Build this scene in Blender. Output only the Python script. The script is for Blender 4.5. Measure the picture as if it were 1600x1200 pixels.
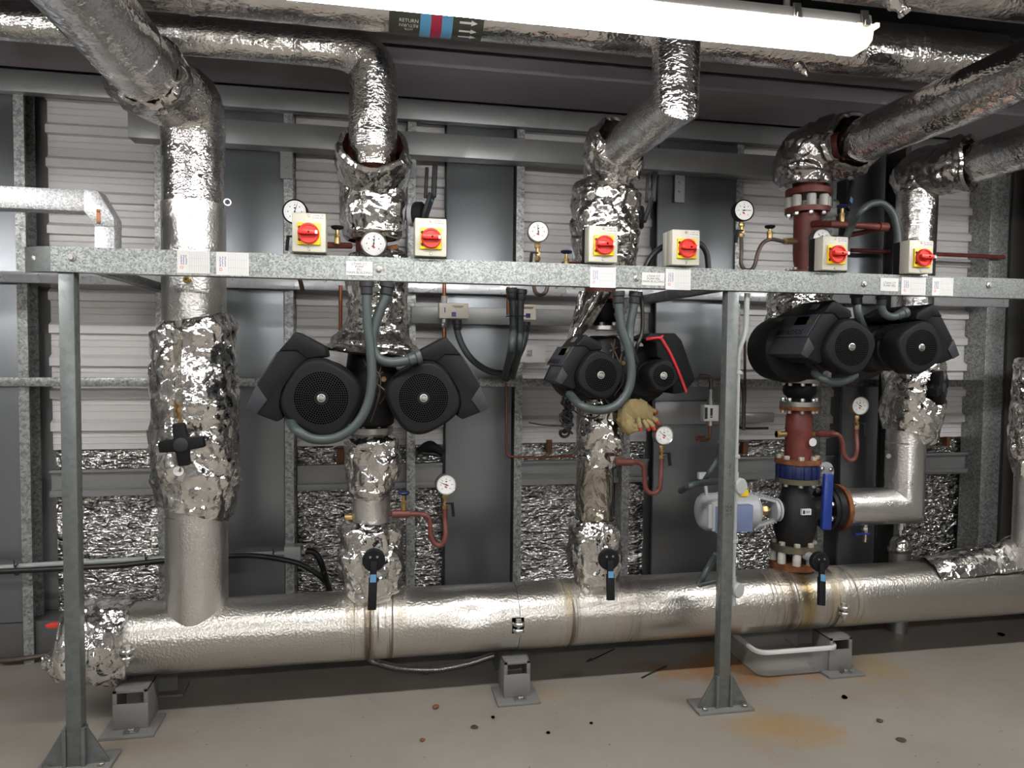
import bpy, bmesh, math, random
from mathutils import Vector, Matrix, noise, Euler
V = Vector; PI = math.pi
random.seed(7)
S = bpy.context.scene; C = S.collection
for o in list(bpy.data.objects): bpy.data.objects.remove(o)

# ------------------------------------------------------------------ camera
YAW, PIT, ROL, F, H = .192, -.0437, .0097, 1130., 1.5
_fw = V((math.sin(YAW)*math.cos(PIT), math.cos(YAW)*math.cos(PIT), math.sin(PIT)))
_rt = V((math.cos(YAW), -math.sin(YAW), 0)); _up = _rt.cross(_fw)
RT = math.cos(ROL)*_rt + math.sin(ROL)*_up; UP = -math.sin(ROL)*_rt + math.cos(ROL)*_up; FW = _fw
CP = V((0, 0, H))
cam = bpy.data.objects.new('camera', bpy.data.cameras.new('camera')); C.objects.link(cam)
cam.matrix_world = Matrix(((RT.x, UP.x, -FW.x, 0), (RT.y, UP.y, -FW.y, 0), (RT.z, UP.z, -FW.z, H), (0, 0, 0, 1)))
cam.data.sensor_width = 36; cam.data.lens = F/1600*36; cam.data.clip_start = .05
S.camera = cam
# ------------------------------------------------------------------ world, lamps, exposure
w = bpy.data.worlds.new('world'); S.world = w; w.use_nodes = True
w.node_tree.nodes['Background'].inputs[0].default_value = (.9, .95, 1, 1)
w.node_tree.nodes['Background'].inputs[1].default_value = .05
LAMP_E = 70.0          # glow of the strip lights' diffusers
S.view_settings.view_transform = 'Standard'; S.view_settings.look = 'None'
S.view_settings.exposure = 0.0; S.view_settings.gamma = 1.0
S.view_settings.use_curve_mapping = False
S.cycles.max_bounces = 8; S.cycles.glossy_bounces = 5; S.cycles.diffuse_bounces = 4
S.cycles.sample_clamp_indirect = 6.0; S.cycles.caustics_reflective = False

def ray(px, py): return FW + RT*((px-800)/F) - UP*((py-600)/F)
def at(px, py, Y):
    d = ray(px, py); return CP + d*(Y/d.y)
def atz(px, py, z):
    d = ray(px, py); return CP + d*((z-H)/d.z)
def vp(xl, xr, py, Y):
    "centre and radius of an upright round thing seen between two columns of pixels"
    a = ray(xl, py); b = ray(xr, py)
    t1 = math.atan2(a.x, a.y); t2 = math.atan2(b.x, b.y); t = (t1+t2)/2
    X = Y*math.tan(t); r = math.hypot(X, Y)*math.sin((t2-t1)/2)
    m = at((xl+xr)/2, py, Y)
    return V((X, Y, m.z)), r

# ------------------------------------------------------------------ materials
MAT = {}
def mat(name, col, rough=.5, metal=0., emit=None, alpha=None, trans=0, spec=None):
    m = bpy.data.materials.new(name); m.use_nodes = True
    b = m.node_tree.nodes['Principled BSDF']
    b.inputs['Base Color'].default_value = (*col, 1); b.inputs['Roughness'].default_value = rough
    b.inputs['Metallic'].default_value = metal
    if spec is not None: b.inputs['Specular IOR Level'].default_value = spec
    if trans: b.inputs['Transmission Weight'].default_value = trans
    if emit:
        b.inputs['Emission Color'].default_value = (*emit[:3], 1); b.inputs['Emission Strength'].default_value = emit[3]
    MAT[name] = m; return m
def nd(m, t, **k):
    n = m.node_tree.nodes.new(t)
    for a, v in k.items():
        if a.startswith('i_'): n.inputs[a[2:].replace('_', ' ')].default_value = v
        else: setattr(n, a, v)
    return n
def ln(m, a, b): m.node_tree.links.new(a, b)
def coords(m, scale=(1, 1, 1), rot=(0, 0, 0)):
    tc = nd(m, 'ShaderNodeTexCoord'); mp = nd(m, 'ShaderNodeMapping')
    mp.inputs['Scale'].default_value = scale; mp.inputs['Rotation'].default_value = rot
    ln(m, tc.outputs['Object'], mp.inputs['Vector']); return mp.outputs['Vector']
def ramp(m, src, stops):
    r = nd(m, 'ShaderNodeValToRGB'); e = r.color_ramp.elements
    while len(e) < len(stops): e.new(.5)
    for q, (p, c) in zip(e, stops):
        q.position = p; q.color = (*c, 1) if len(c) == 3 else c
    ln(m, src, r.inputs[0]); return r.outputs[0]
def bsdf(m): return m.node_tree.nodes['Principled BSDF']
def noise_tex(m, vec, scale, detail=3, rough=.5, dist=0):
    n = nd(m, 'ShaderNodeTexNoise'); n.inputs['Scale'].default_value = scale; n.inputs['Detail'].default_value = detail
    n.inputs['Roughness'].default_value = rough; n.inputs['Distortion'].default_value = dist
    ln(m, vec, n.inputs['Vector']); return n.outputs['Fac']
def voro(m, vec, scale, feature='F1', out='Distance', rnd=1):
    n = nd(m, 'ShaderNodeTexVoronoi', feature=feature); n.inputs['Scale'].default_value = scale
    n.inputs['Randomness'].default_value = rnd
    ln(m, vec, n.inputs['Vector']); return n.outputs[out]
def bump(m, h, strength=.3, dist=.01, prev=None):
    b = nd(m, 'ShaderNodeBump'); b.inputs['Strength'].default_value = strength; b.inputs['Distance'].default_value = dist
    ln(m, h, b.inputs['Height'])
    if prev is not None: ln(m, prev, b.inputs['Normal'])
    ln(m, b.outputs[0], bsdf(m).inputs['Normal']); return b.outputs[0]
def mixc(m, fac, a, b, blend='MIX'):
    n = nd(m, 'ShaderNodeMix', data_type='RGBA', blend_type=blend)
    for s, v in ((n.inputs[0], fac), (n.inputs[6], a), (n.inputs[7], b)):
        if hasattr(v, 'links') or hasattr(v, 'is_linked'): ln(m, v, s)
        elif isinstance(v, (int, float)): s.default_value = v
        else: s.default_value = (*v, 1)
    return n.outputs[2]
def math_(m, op, a, b=None, c=None):
    n = nd(m, 'ShaderNodeMath', operation=op)
    for s, v in zip(n.inputs, (a, b, c)):
        if v is None: continue
        if hasattr(v, 'is_linked'): ln(m, v, s)
        else: s.default_value = v
    return n.outputs[0]

def facets(m, vec, scale, warp=.0):
    "height of a skin of tilted flat cells, as creased foil has"
    vo = nd(m, 'ShaderNodeTexVoronoi', feature='F1'); vo.inputs['Scale'].default_value = scale; ln(m, vec, vo.inputs['Vector'])
    sb = nd(m, 'ShaderNodeVectorMath', operation='SUBTRACT'); ln(m, vec, sb.inputs[0]); ln(m, vo.outputs['Position'], sb.inputs[1])
    c = nd(m, 'ShaderNodeVectorMath', operation='SUBTRACT'); ln(m, vo.outputs['Color'], c.inputs[0]); c.inputs[1].default_value = (.5, .5, .5)
    d = nd(m, 'ShaderNodeVectorMath', operation='DOT_PRODUCT'); ln(m, sb.outputs[0], d.inputs[0]); ln(m, c.outputs[0], d.inputs[1])
    return d.outputs['Value']
def galv(name, lo, hi, scale, rough=.42, metal=.75):
    m = mat(name, hi, rough, metal)
    v = coords(m); c = nd(m, 'ShaderNodeSeparateColor')
    ln(m, voro(m, v, scale, 'F1', 'Color'), c.inputs[0])
    n = noise_tex(m, v, scale*1.7, 2)
    f = math_(m, 'ADD', math_(m, 'MULTIPLY', c.outputs[0], .55), math_(m, 'MULTIPLY', n, .6))
    ln(m, ramp(m, f, [(.25, lo), (.85, hi)]), bsdf(m).inputs['Base Color'])
    ln(m, ramp(m, f, [(.2, (rough+.12,)*3), (.9, (rough-.1,)*3)]), bsdf(m).inputs['Roughness'])
    return m
galv('galv', (.15, .165, .16), (.40, .42, .41), 185, .38, .7)
galv('galv_stud', (.19, .20, .20), (.48, .49, .49), 95, .45, .6)
galv('galv_plain', (.145, .160, .158), (.18, .195, .193), 40, .42, .5)
galv('galv_trunk', (.34, .35, .36), (.85, .86, .88), 220, .38, .6)
mat('sheet', (.25, .265, .285), .34, .8); bump(MAT['sheet'], noise_tex(MAT['sheet'], coords(MAT['sheet']), 3, 2), .05, .02)
galv('rail', (.29, .295, .30), (.32, .325, .33), 5, .42, .45)
galv('rail_light', (.60, .61, .64), (.70, .71, .74), 20, .35, .5)

def stucco():
    m = mat('alu', (.78, .765, .74), .28, 1.0); v = coords(m)
    n = noise_tex(m, v, 115, 1, .5); big = noise_tex(m, v, 9, 2)
    bump(m, n, .42, .005)
    ln(m, ramp(m, big, [(.3, (.26,)*3), (.8, (.40,)*3)]), bsdf(m).inputs['Roughness']); return m
stucco()
def header_mat():
    m = mat('alu_header', (.57, .55, .515), .28, 1.0); v = coords(m)
    n = noise_tex(m, v, 110, 1, .5); bump(m, n, .40, .005)
    tc = nd(m, 'ShaderNodeTexCoord'); s = nd(m, 'ShaderNodeSeparateXYZ'); ln(m, tc.outputs['Object'], s.inputs[0])
    # rusty water runs: streaks that follow the pipe's girth, gathered round a few places along it
    st = noise_tex(m, coords(m, (75, 2.4, 2.4)), 1, 3, .55, .25)
    st2 = noise_tex(m, coords(m, (14, 3, 3)), 1, 2, .5, .5)
    tot = None
    for x0, wd, k in STAINS:
        g = math_(m, 'DIVIDE', math_(m, 'SUBTRACT', s.outputs[0], x0-.6), wd)
        g = math_(m, 'MULTIPLY', math_(m, 'POWER', 2.718, math_(m, 'MULTIPLY', math_(m, 'MULTIPLY', g, g), -1)), k)
        tot = g if tot is None else math_(m, 'MAXIMUM', tot, g)
    thin = nd(m, 'ShaderNodeMapRange'); ln(m, st, thin.inputs[0]); thin.inputs[1].default_value = .53; thin.inputs[2].default_value = .62
    f = math_(m, 'MULTIPLY', thin.outputs[0], tot)
    wide = nd(m, 'ShaderNodeMapRange'); ln(m, st2, wide.inputs[0]); wide.inputs[1].default_value = .42; wide.inputs[2].default_value = .75
    f2 = math_(m, 'MULTIPLY', wide.outputs[0], math_(m, 'MULTIPLY', tot, .75))
    c0 = (.57, .55, .515)
    for x0, wd, k, pc in PATCH:
        g = math_(m, 'DIVIDE', math_(m, 'SUBTRACT', s.outputs[0], math_(m, 'ADD', math_(m, 'MULTIPLY', math_(m, 'SUBTRACT', st2, .5), wd*1.2), x0-.6)), wd)
        g = math_(m, 'MULTIPLY', math_(m, 'POWER', 2.718, math_(m, 'MULTIPLY', math_(m, 'MULTIPLY', g, g), -1)), k); c0 = mixc(m, g, c0, pc); tot = math_(m, 'MAXIMUM', tot, math_(m, 'MULTIPLY', g, .8))
    c = mixc(m, f2, c0, (.34, .25, .12)); c = mixc(m, f, c, (.055, .04, .028))
    ln(m, c, bsdf(m).inputs['Base Color'])
    ff = math_(m, 'MAXIMUM', f, f2)
    ln(m, math_(m, 'ADD', math_(m, 'MULTIPLY', ff, .3), .31), bsdf(m).inputs['Roughness'])
    ln(m, math_(m, 'SUBTRACT', 1, math_(m, 'MULTIPLY', ff, .8)), bsdf(m).inputs['Metallic'])
def foilpipe(name, col, sc, strength, rough, ani, big=.35):
    m = mat(name, col, rough, 1.0); v = coords(m, ani)
    n = noise_tex(m, v, sc, 1.5, .55, 1.2); n2 = noise_tex(m, coords(m), 13, 3, .6)
    b = bump(m, n, strength, .012); b = bump(m, n2, big, .03, b); bump(m, facets(m, v, sc*.5), .10, 1., b); return m
foilpipe('foil_pipe', (.80, .79, .78), 70, .22, .17, (1, 1, .6), .25)
foilpipe('foil_over', (.80, .785, .77), 55, .16, .17, (1, .4, 1), .35)
foilpipe('foil_overx', (.80, .785, .77), 55, .16, .17, (.4, 1, 1), .35)
foilpipe('foil_tape', (.86, .85, .83), 70, .30, .16, (.7, .7, 1.3), .3)
def crumplemat(name, col, rough, k=1.):
    m = mat(name, col, rough, 1.0); v = coords(m)
    wn = nd(m, 'ShaderNodeTexNoise'); wn.inputs['Scale'].default_value = 16; wn.inputs['Detail'].default_value = 3; ln(m, v, wn.inputs['Vector'])
    mx = nd(m, 'ShaderNodeVectorMath', operation='MULTIPLY_ADD'); ln(m, wn.outputs['Color'], mx.inputs[0]); mx.inputs[1].default_value = (.05, .05, .05); ln(m, v, mx.inputs[2])
    v2 = mx.outputs[0]
    b = bump(m, facets(m, v2, 10), .40*k, 1.0); bump(m, facets(m, v2, 30), .20*k, 1.0, b); return m
crumplemat('foil', (.84, .825, .80), .16)
crumplemat('foil_smooth', (.84, .825, .80), .14, .45)
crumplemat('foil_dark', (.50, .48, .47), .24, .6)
def insul():
    m = mat('insulation_foil', (.90, .88, .87), .24, 1.0)
    v = coords(m, (1, 1, 1.9)); a = noise_tex(m, v, 30, 1, .5, .8)
    b = bump(m, a, .7, .04); b = bump(m, facets(m, v, 24), .5, 1., b)
    bump(m, noise_tex(m, coords(m, (1, 1, 7)), 7, 1, .6, .6), .5, .03, b)
insul()
mat('cladding', (.74, .725, .72), .36)
mat('beam_paint', (.27, .235, .26), .5)
mat('column_paint', (.06, .057, .055), .45)
mat('plastic_black', (.011, .011, .012), .55, spec=.16)
mat('plastic_char', (.026, .027, .030), .5, spec=.3)
mat('plastic_slate', (.040, .044, .051), .45, spec=.35)
mat('plastic_facet', (.034, .036, .042), .42, spec=.35)
mat('hole', (.001, .001, .001), 1., spec=0.)
mat('rubber', (.006, .006, .007), .55, spec=.25)
mat('cast_black', (.011, .011, .012), .5, spec=.3)
mat('conduit', (.050, .065, .066), .45)
mat('conduit_light', (.42, .44, .43), .38)
mat('cable_black', (.012, .012, .013), .4)
mat('beige', (.56, .545, .46), .42)
mat('cream', (.70, .66, .56), .42)
mat('yellow', (.90, .62, .01), .38)
mat('red_knob', (.72, .028, .018), .33)
mat('red_stripe', (.50, .03, .04), .4)
mat('blue', (.012, .035, .22), .38)
mat('blue_dark', (.008, .014, .075), .42)
mat('blue_act', (.17, .215, .36), .4)
mat('blue_sticker', (.10, .27, .46), .4)
mat('grey_act', (.42, .44, .46), .4)
mat('white', (.68, .68, .67), .45)
mat('dial', (.80, .80, .79), .35)
mat('ink', (.02, .02, .025), .6)
mat('ink_blue', (.06, .07, .26), .6)
mat('ink_red', (.6, .05, .06), .6)
mat('card_line', (.42, .42, .45), .6)
mat('steel', (.62, .61, .59), .28, 1.0)
mat('steel_dull', (.40, .39, .37), .42, 1.0)
mat('chrome', (.74, .72, .68), .12, 1.0)
mat('sleeve', (.50, .49, .46), .3)
mat('olive', (.045, .05, .035), .45)
mat('band_blue', (.12, .36, .60), .4)
mat('band_red', (.38, .025, .06), .4)
mat('lamp_body', (.50, .48, .46), .45)
mat('lamp_lip', (.72, .69, .62), .35)
mat('lamp_glow', (.9, .9, .88), .4, emit=(1., .98, .955, LAMP_E))
mat('lamp_end', (.75, .73, .64), .3, emit=(1., .93, .75, 1.1))
mat('wall_paint', (.22, .215, .21), .6)
mat('ceiling_paint', (.07, .068, .07), .7)
mat('skirting', (.10, .10, .10), .5)
mat('timber', (.14, .055, .02), .6)
mat('glove', (.36, .28, .13), .8)
mat('glove_red', (.42, .05, .03), .7)
mat('red_lever', (.70, .05, .03), .35)
mat('brass', (.40, .28, .12), .38, .9)
mat('copper', (.30, .12, .065), .38, .9)
mat('pipe_dark', (.12, .09, .075), .45, .6)
mat('support', (.20, .197, .19), .5, .2)
mat('crumb', (.16, .06, .03), .8)
mat('stone', (.4, .36, .3), .8)
def red_oxide():
    m = mat('red_oxide', (.15, .03, .024), .5); n = noise_tex(m, coords(m), 22, 4, .6)
    ln(m, ramp(m, n, [(.3, (.115, .022, .018)), (.75, (.19, .045, .034))]), bsdf(m).inputs['Base Color'])
    m = mat('red_pipe', (.125, .032, .025), .5)
    m = mat('rust', (.2, .07, .02), .75); n = noise_tex(m, coords(m), 28, 5, .65)
    ln(m, ramp(m, n, [(.3, (.06, .02, .012)), (.55, (.21, .07, .02)), (.8, (.30, .16, .05))]), bsdf(m).inputs['Base Color'])
    m = mat('dirty_flange', (.1, .1, .08), .55, .3); n = noise_tex(m, coords(m), 24, 5, .65)
    ln(m, ramp(m, n, [(.35, (.09, .09, .075)), (.6, (.14, .12, .07)), (.8, (.26, .12, .03))]), bsdf(m).inputs['Base Color'])
red_oxide()
def film():
    m = mat('film', (.58, .54, .47), .13, 1.0); n = noise_tex(m, coords(m, (1, 1, .4)), 11, 3, .5, 2.2); bump(m, n, .5, .05)
film()
def tray_mat():
    m = mat('tray_plastic', (.93, .93, .91), .24, trans=.86); bsdf(m).inputs['IOR'].default_value = 1.14
tray_mat()
mat('tray_rim', (.82, .82, .80), .25, trans=.35)
def floor_mat(stains):
    m = mat('floor_paint', (.36, .32, .275), .42); v = coords(m)
    n1 = noise_tex(m, v, 2.2, 5, .6); n2 = noise_tex(m, v, 46, 3, .6)
    base = ramp(m, n1, [(.25, (.23, .207, .180)), (.75, (.295, .268, .237))])
    spk = nd(m, 'ShaderNodeMapRange'); ln(m, voro(m, v, 13), spk.inputs[0])
    spk.inputs[1].default_value = .045; spk.inputs[2].default_value = .075; spk.inputs[3].default_value = 1.2; spk.inputs[4].default_value = 0
    base = mixc(m, math_(m, 'MULTIPLY', spk.outputs[0], n2), base, (.07, .06, .05))
    sc = nd(m, 'ShaderNodeMapRange'); ln(m, noise_tex(m, coords(m, (6, 1.4, 1), (0, 0, .5)), 3, 4, .7), sc.inputs[0]); sc.inputs[1].default_value = .6; sc.inputs[2].default_value = .8
    base = mixc(m, math_(m, 'MULTIPLY', sc.outputs[0], .3), base, (.22, .185, .15))
    geo = nd(m, 'ShaderNodeNewGeometry'); s = nd(m, 'ShaderNodeSeparateXYZ'); ln(m, geo.outputs['Position'], s.inputs[0])
    nz = noise_tex(m, v, 5, 5, .65)
    for (x, y, rx, ry, k, col) in stains:
        a = math_(m, 'DIVIDE', math_(m, 'SUBTRACT', s.outputs[0], x), rx); b = math_(m, 'DIVIDE', math_(m, 'SUBTRACT', s.outputs[1], y), ry)
        d = math_(m, 'SQRT', math_(m, 'ADD', math_(m, 'MULTIPLY', a, a), math_(m, 'MULTIPLY', b, b)))
        d = math_(m, 'ADD', d, math_(m, 'MULTIPLY', math_(m, 'SUBTRACT', nz, .5), 2.6))
        r = nd(m, 'ShaderNodeMapRange'); ln(m, d, r.inputs[0]); r.inputs[1].default_value = .35; r.inputs[2].default_value = 1.15; r.inputs[3].default_value = k; r.inputs[4].default_value = 0
        base = mixc(m, r.outputs[0], base, col)
    ln(m, base, bsdf(m).inputs['Base Color']); bump(m, n2, .05, .003)

# ------------------------------------------------------------------ mesh helpers
def frame(d):
    d = d.normalized(); a = V((0, 0, 1)) if abs(d.z) < .9 else V((1, 0, 0))
    u = d.cross(a).normalized(); return u, u.cross(d).normalized()
def spline(pts, n=8):
    pts = [V(p) for p in pts]; out = []
    q = [pts[0]*2-pts[1]] + pts + [pts[-1]*2-pts[-2]]
    for i in range(1, len(q)-2):
        for k in range(n):
            t = k/n; a, b, c, d = q[i-1], q[i], q[i+1], q[i+2]
            out.append(.5*(2*b + (c-a)*t + (2*a-5*b+4*c-d)*t*t + (3*b-a-3*c+d)*t**3))
    return out + [pts[-1]]
class M:
    def __init__(s): s.v = []; s.f = []
    def add(s, vs, fs):
        k = len(s.v); s.v += [V(p) for p in vs]; s.f += [tuple(i+k for i in f) for f in fs]; return s
    def box(s, c, d, rot=None):
        c = V(c); x, y, z = d[0]/2, d[1]/2, d[2]/2
        vs = [V((a*x, b*y, e*z)) for e in (-1, 1) for a, b in ((-1, -1), (1, -1), (1, 1), (-1, 1))]
        if rot: R = Euler(rot).to_matrix(); vs = [R @ p for p in vs]
        return s.add([p+c for p in vs], [(3, 2, 1, 0), (4, 5, 6, 7), (0, 1, 5, 4), (1, 2, 6, 5), (2, 3, 7, 6), (3, 0, 4, 7)])
    def bb(s, x0, x1, y0, y1, z0, z1): return s.box(((x0+x1)/2, (y0+y1)/2, (z0+z1)/2), (x1-x0, y1-y0, z1-z0))
    def bar(s, a, b, wid, thk, up=(0, 0, 1)):
        a, b = V(a), V(b); d = (b-a).normalized(); u = d.cross(V(up)).normalized(); w_ = u.cross(d)
        vs = [p + u*(i*wid/2) + w_*(j*thk/2) for p in (a, b) for i, j in ((-1, -1), (1, -1), (1, 1), (-1, 1))]
        return s.add(vs, [(3, 2, 1, 0), (4, 5, 6, 7), (0, 1, 5, 4), (1, 2, 6, 5), (2, 3, 7, 6), (3, 0, 4, 7)])
    def sweep(s, pts, r, n=16, caps=True, smooth=0):
        pts = spline(pts, smooth) if smooth else [V(p) for p in pts]
        N = len(pts); rr = list(r) if isinstance(r, (list, tuple)) else [r]*N
        if len(rr) != N:
            K = len(rr)-1; o = []
            for i in range(N):
                t = i/(N-1)*K; j = min(int(t), K-1); o.append(rr[j]+(rr[j+1]-rr[j])*(t-j))
            rr = o
        ds = [(pts[i+1]-pts[i]).normalized() for i in range(N-1)]
        u, w_ = frame(ds[0]); vs = []
        for i in range(N):
            di = ds[max(i-1, 0)]; do = ds[min(i, N-2)]; nb = (di+do).normalized()
            ring = []
            for k in range(n):
                a = 2*PI*k/n; o = (u*math.cos(a) + w_*math.sin(a))*rr[i]
                ring.append(pts[i] + o - di*max(-2*rr[i], min(2*rr[i], o.dot(nb)/max(di.dot(nb), .05))))
            vs += ring
            u = (u - do*u.dot(do)).normalized(); w_ = u.cross(do)
        fs = [(i*n+k, i*n+(k+1) % n, (i+1)*n+(k+1) % n, (i+1)*n+k) for i in range(N-1) for k in range(n)]
        if caps: fs += [tuple(range(n))[::-1], tuple((N-1)*n+k for k in range(n))]
        return s.add(vs, fs)
    def cyl(s, a, b, r, r2=None, n=20, caps=True): return s.sweep([a, b], [r, r if r2 is None else r2], n, caps)
    def lathe(s, prof, o, ax=(0, 0, 1), n=24, phase=0, cap=True):
        o = V(o); ax = V(ax).normalized(); u, w_ = frame(ax); vs = []
        for r, h in prof:
            for k in range(n):
                a = 2*PI*k/n + phase; vs.append(o + ax*h + (u*math.cos(a)+w_*math.sin(a))*max(r, 1e-4))
        N = len(prof); fs = [(i*n+k, i*n+(k+1) % n, (i+1)*n+(k+1) % n, (i+1)*n+k) for i in range(N-1) for k in range(n)]
        if cap: fs += [tuple(range(n))[::-1], tuple((N-1)*n+k for k in range(n))]
        return s.add(vs, fs)
    def prism(s, poly, fn, d0, d1):
        "poly in 2-D, fn(u, v, depth) gives the point"
        n = len(poly)
        vs = [fn(u, v, d0) for u, v in poly] + [fn(u, v, d1) for u, v in poly]
        return s.add(vs, [tuple(range(n))[::-1], tuple(range(n, 2*n))] + [(i, (i+1) % n, n+(i+1) % n, n+i) for i in range(n)])
    def rings(s, rings, cap0=True, cap1=True):
        n = len(rings[0]); vs = [p for r in rings for p in r]; N = len(rings)
        fs = [(i*n+k, i*n+(k+1) % n, (i+1)*n+(k+1) % n, (i+1)*n+k) for i in range(N-1) for k in range(n)]
        if cap0: fs.append(tuple(range(n))[::-1])
        if cap1: fs.append(tuple((N-1)*n+k for k in range(n)))
        return s.add(vs, fs)
    def ball(s, c, r, n=12):
        c = V(c); return s.lathe([(r*math.sin(PI*i/8)+1e-4, -r*math.cos(PI*i/8)) for i in range(9)], c, n=n)
    def data(s, name, m, off=V((0, 0, 0)), bevel=0, sharp=.6, segs=2):
        me = bpy.data.meshes.new(name); me.from_pydata([p-off for p in s.v], [], s.f)
        bm = bmesh.new(); bm.from_mesh(me)
        bmesh.ops.recalc_face_normals(bm, faces=bm.faces)
        if bevel:
            es = [e for e in bm.edges if len(e.link_faces) == 2 and e.calc_face_angle(0) > .5]
            bmesh.ops.bevel(bm, geom=es, offset=bevel, segments=segs, profile=.5, affect='EDGES', clamp_overlap=True)
        bm.to_mesh(me); bm.free()
        me.polygons.foreach_set('use_smooth', [True]*len(me.polygons)); me.set_sharp_from_angle(angle=sharp)
        me.materials.append(MAT[m] if isinstance(m, str) else m); me.update(); return me
def tag(o, label=None, cat=None, group=None, kind=None):
    for k, v in (('label', label), ('category', cat), ('group', group), ('kind', kind)):
        if v: o[k] = v
    return o
class T:
    "a thing: an Empty at its base, parts under it; shapes are given in world metres"
    def __init__(s, name, label, cat, o=(0, 0, 0), group=None, kind=None):
        s.o = V(o); s.root = bpy.data.objects.new(name, None); s.root.empty_display_size = .05
        C.objects.link(s.root); s.root.location = s.o; tag(s.root, label, cat, group, kind)
    def part(s, name, mb, m, parent=None, label=None, kind=None, **k):
        o = bpy.data.objects.new(name, mb.data(name, m, s.o, **k)); C.objects.link(o)
        o.parent = parent or s.root; tag(o, label, None, None, kind); return o
def single(name, mb, m, label, cat, o=None, group=None, kind=None, **k):
    o = V(o) if o is not None else sum(mb.v, V())/len(mb.v)
    ob = bpy.data.objects.new(name, mb.data(name, m, o, **k)); C.objects.link(ob); ob.location = o
    return tag(ob, label, cat, group, kind)
class St(T):
    "a piece of the setting: one mesh of its own that may carry parts"
    def __init__(s, name, mb, m, **k):
        s.o = V((0, 0, 0)); s.root = bpy.data.objects.new(name, mb.data(name, m, **k)); C.objects.link(s.root); tag(s.root, kind='structure')
_txt = {}
def text(s, size, fn, align='CENTER', spacing=1.0):
    "flat lettering as a mesh; fn(u, v) gives the point"
    key = (s, align, spacing)
    if key not in _txt:
        cu = bpy.data.curves.new('t', 'FONT'); cu.body = s; cu.align_x = align; cu.align_y = 'CENTER'; cu.size = 1; cu.resolution_u = 2
        cu.space_line = spacing
        ob = bpy.data.objects.new('t', cu); C.objects.link(ob); dg = bpy.context.evaluated_depsgraph_get()
        me = bpy.data.meshes.new_from_object(ob.evaluated_get(dg)); bpy.data.objects.remove(ob); bpy.data.curves.remove(cu)
        _txt[key] = ([v.co.copy() for v in me.vertices], [tuple(p.vertices) for p in me.polygons])
    vs, fs = _txt[key]; mb = M(); mb.add([fn(p.x*size, p.y*size) for p in vs], fs); return mb

# crumpled foil: a tube along a path whose skin breaks into tilted facets with sharp folds
def crease(p, sc, seed):
    q = V((p.x*sc+seed*3.1, p.y*sc-seed*1.7, p.z*sc*.75+seed)); ds, ps = noise.voronoi(q)
    t = noise.cell_vector(ps[0]*7.3 + V((seed, 1, 2)))
    return (q-ps[0]).dot(t)*2*min(1, (ds[1]-ds[0])*3.5) - .35*math.exp(-(ds[1]-ds[0])*9)
def foil_tube(mb, pts, radii, seed=1, n=88, rows=60, amp=.014, amp2=.005, sc=8.5, sc2=24, lip0=.55, lip1=.55, flat=1., mouth0=False, mouth1=False, fold=0, split=None, core=None, core0=None):
    core0 = core0 or core
    pts = [V(p) for p in pts]; K = len(pts)
    sp = spline(pts, 12) if K > 2 else [pts[0].lerp(pts[1], i/24) for i in range(25)]
    L = [0]
    for a, b in zip(sp, sp[1:]): L.append(L[-1]+(b-a).length)
    def samp(t):
        x = t*L[-1]; i = 0
        while i < len(L)-2 and L[i+1] < x: i += 1
        f = (x-L[i])/max(L[i+1]-L[i], 1e-9); p = sp[i].lerp(sp[i+1], f); tt = (i+f)/(len(sp)-1)*(K-1)
        j = min(int(tt), K-2); g = tt-j; g = g*g*(3-2*g); return p, (sp[i+1]-sp[i]).normalized(), radii[j]*(1-g)+radii[j+1]*g
    rings = []; u = None
    for i in range(rows+1):
        p, d, r = samp(i/rows)
        if u is None: u, w_ = frame(d)
        else: u = (u-d*u.dot(d)).normalized()
        w_ = d.cross(u); ring = []
        for k in range(n):
            a = 2*PI*k/n; o = u*math.cos(a)+w_*math.sin(a); o.y *= flat
            q = p+o*r
            h = amp*crease(q, sc, seed) + amp2*crease(q, sc2, seed+5) + fold*math.sin(a*9+3*noise.noise(q*6+V((seed, 0, 0))))
            if split:
                sx_, t0_, t1_, dp_, wd_ = split; t_ = i/rows
                if t0_ < t_: e_ = math.remainder(math.atan2(o.x, -o.y)-sx_-.10*noise.noise(V((t_*5, seed, 0))), 2*PI)/(wd_*(1+.5*noise.noise(V((t_*9, 1, seed))))); h -= dp_*math.exp(-e_*e_)*min(1, (t_-t0_)*9)*min(1, max(0, t1_-t_)*9)
            ring.append(q + o*h + d*(.5*amp*noise.noise(q*9+V((seed, 3, 1)))))
        rings.append((ring, p, d))
    def lip(ring, p, d, sgn, mouth, kf, co):
        if co:      # a sleeve: the hem turns in to the pipe it hugs
            ax_ = V((co[0], co[1], p.z)); return [[p+(q-p)*.94+d*(sgn*.008) for q in ring], [ax_+V((q.x-ax_.x, q.y-ax_.y, 0)).normalized()*(co[2]+.003)+d*(sgn*.004) for q in ring]]
        if mouth:   # an open mouth: thick rolled rim, then the inside of the sleeve
            return [[p+(q-p)*.93+d*(sgn*.012) for q in ring], [p+(q-p)*.84+d*(sgn*.006) for q in ring], [p+(q-p)*.80-d*(sgn*.07) for q in ring]]
        return [[p+(q-p)*.93+d*(sgn*.008) for q in ring], [p+(q-p)*kf+d*(sgn*.004) for q in ring]]
    a = lip(*rings[0], -1, mouth0, lip0, core0)[::-1]; b = lip(*rings[-1], 1, mouth1, lip1, core)
    return mb.rings(a + [r[0] for r in rings] + b, not (mouth0 or core0), not (mouth1 or core))
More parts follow.
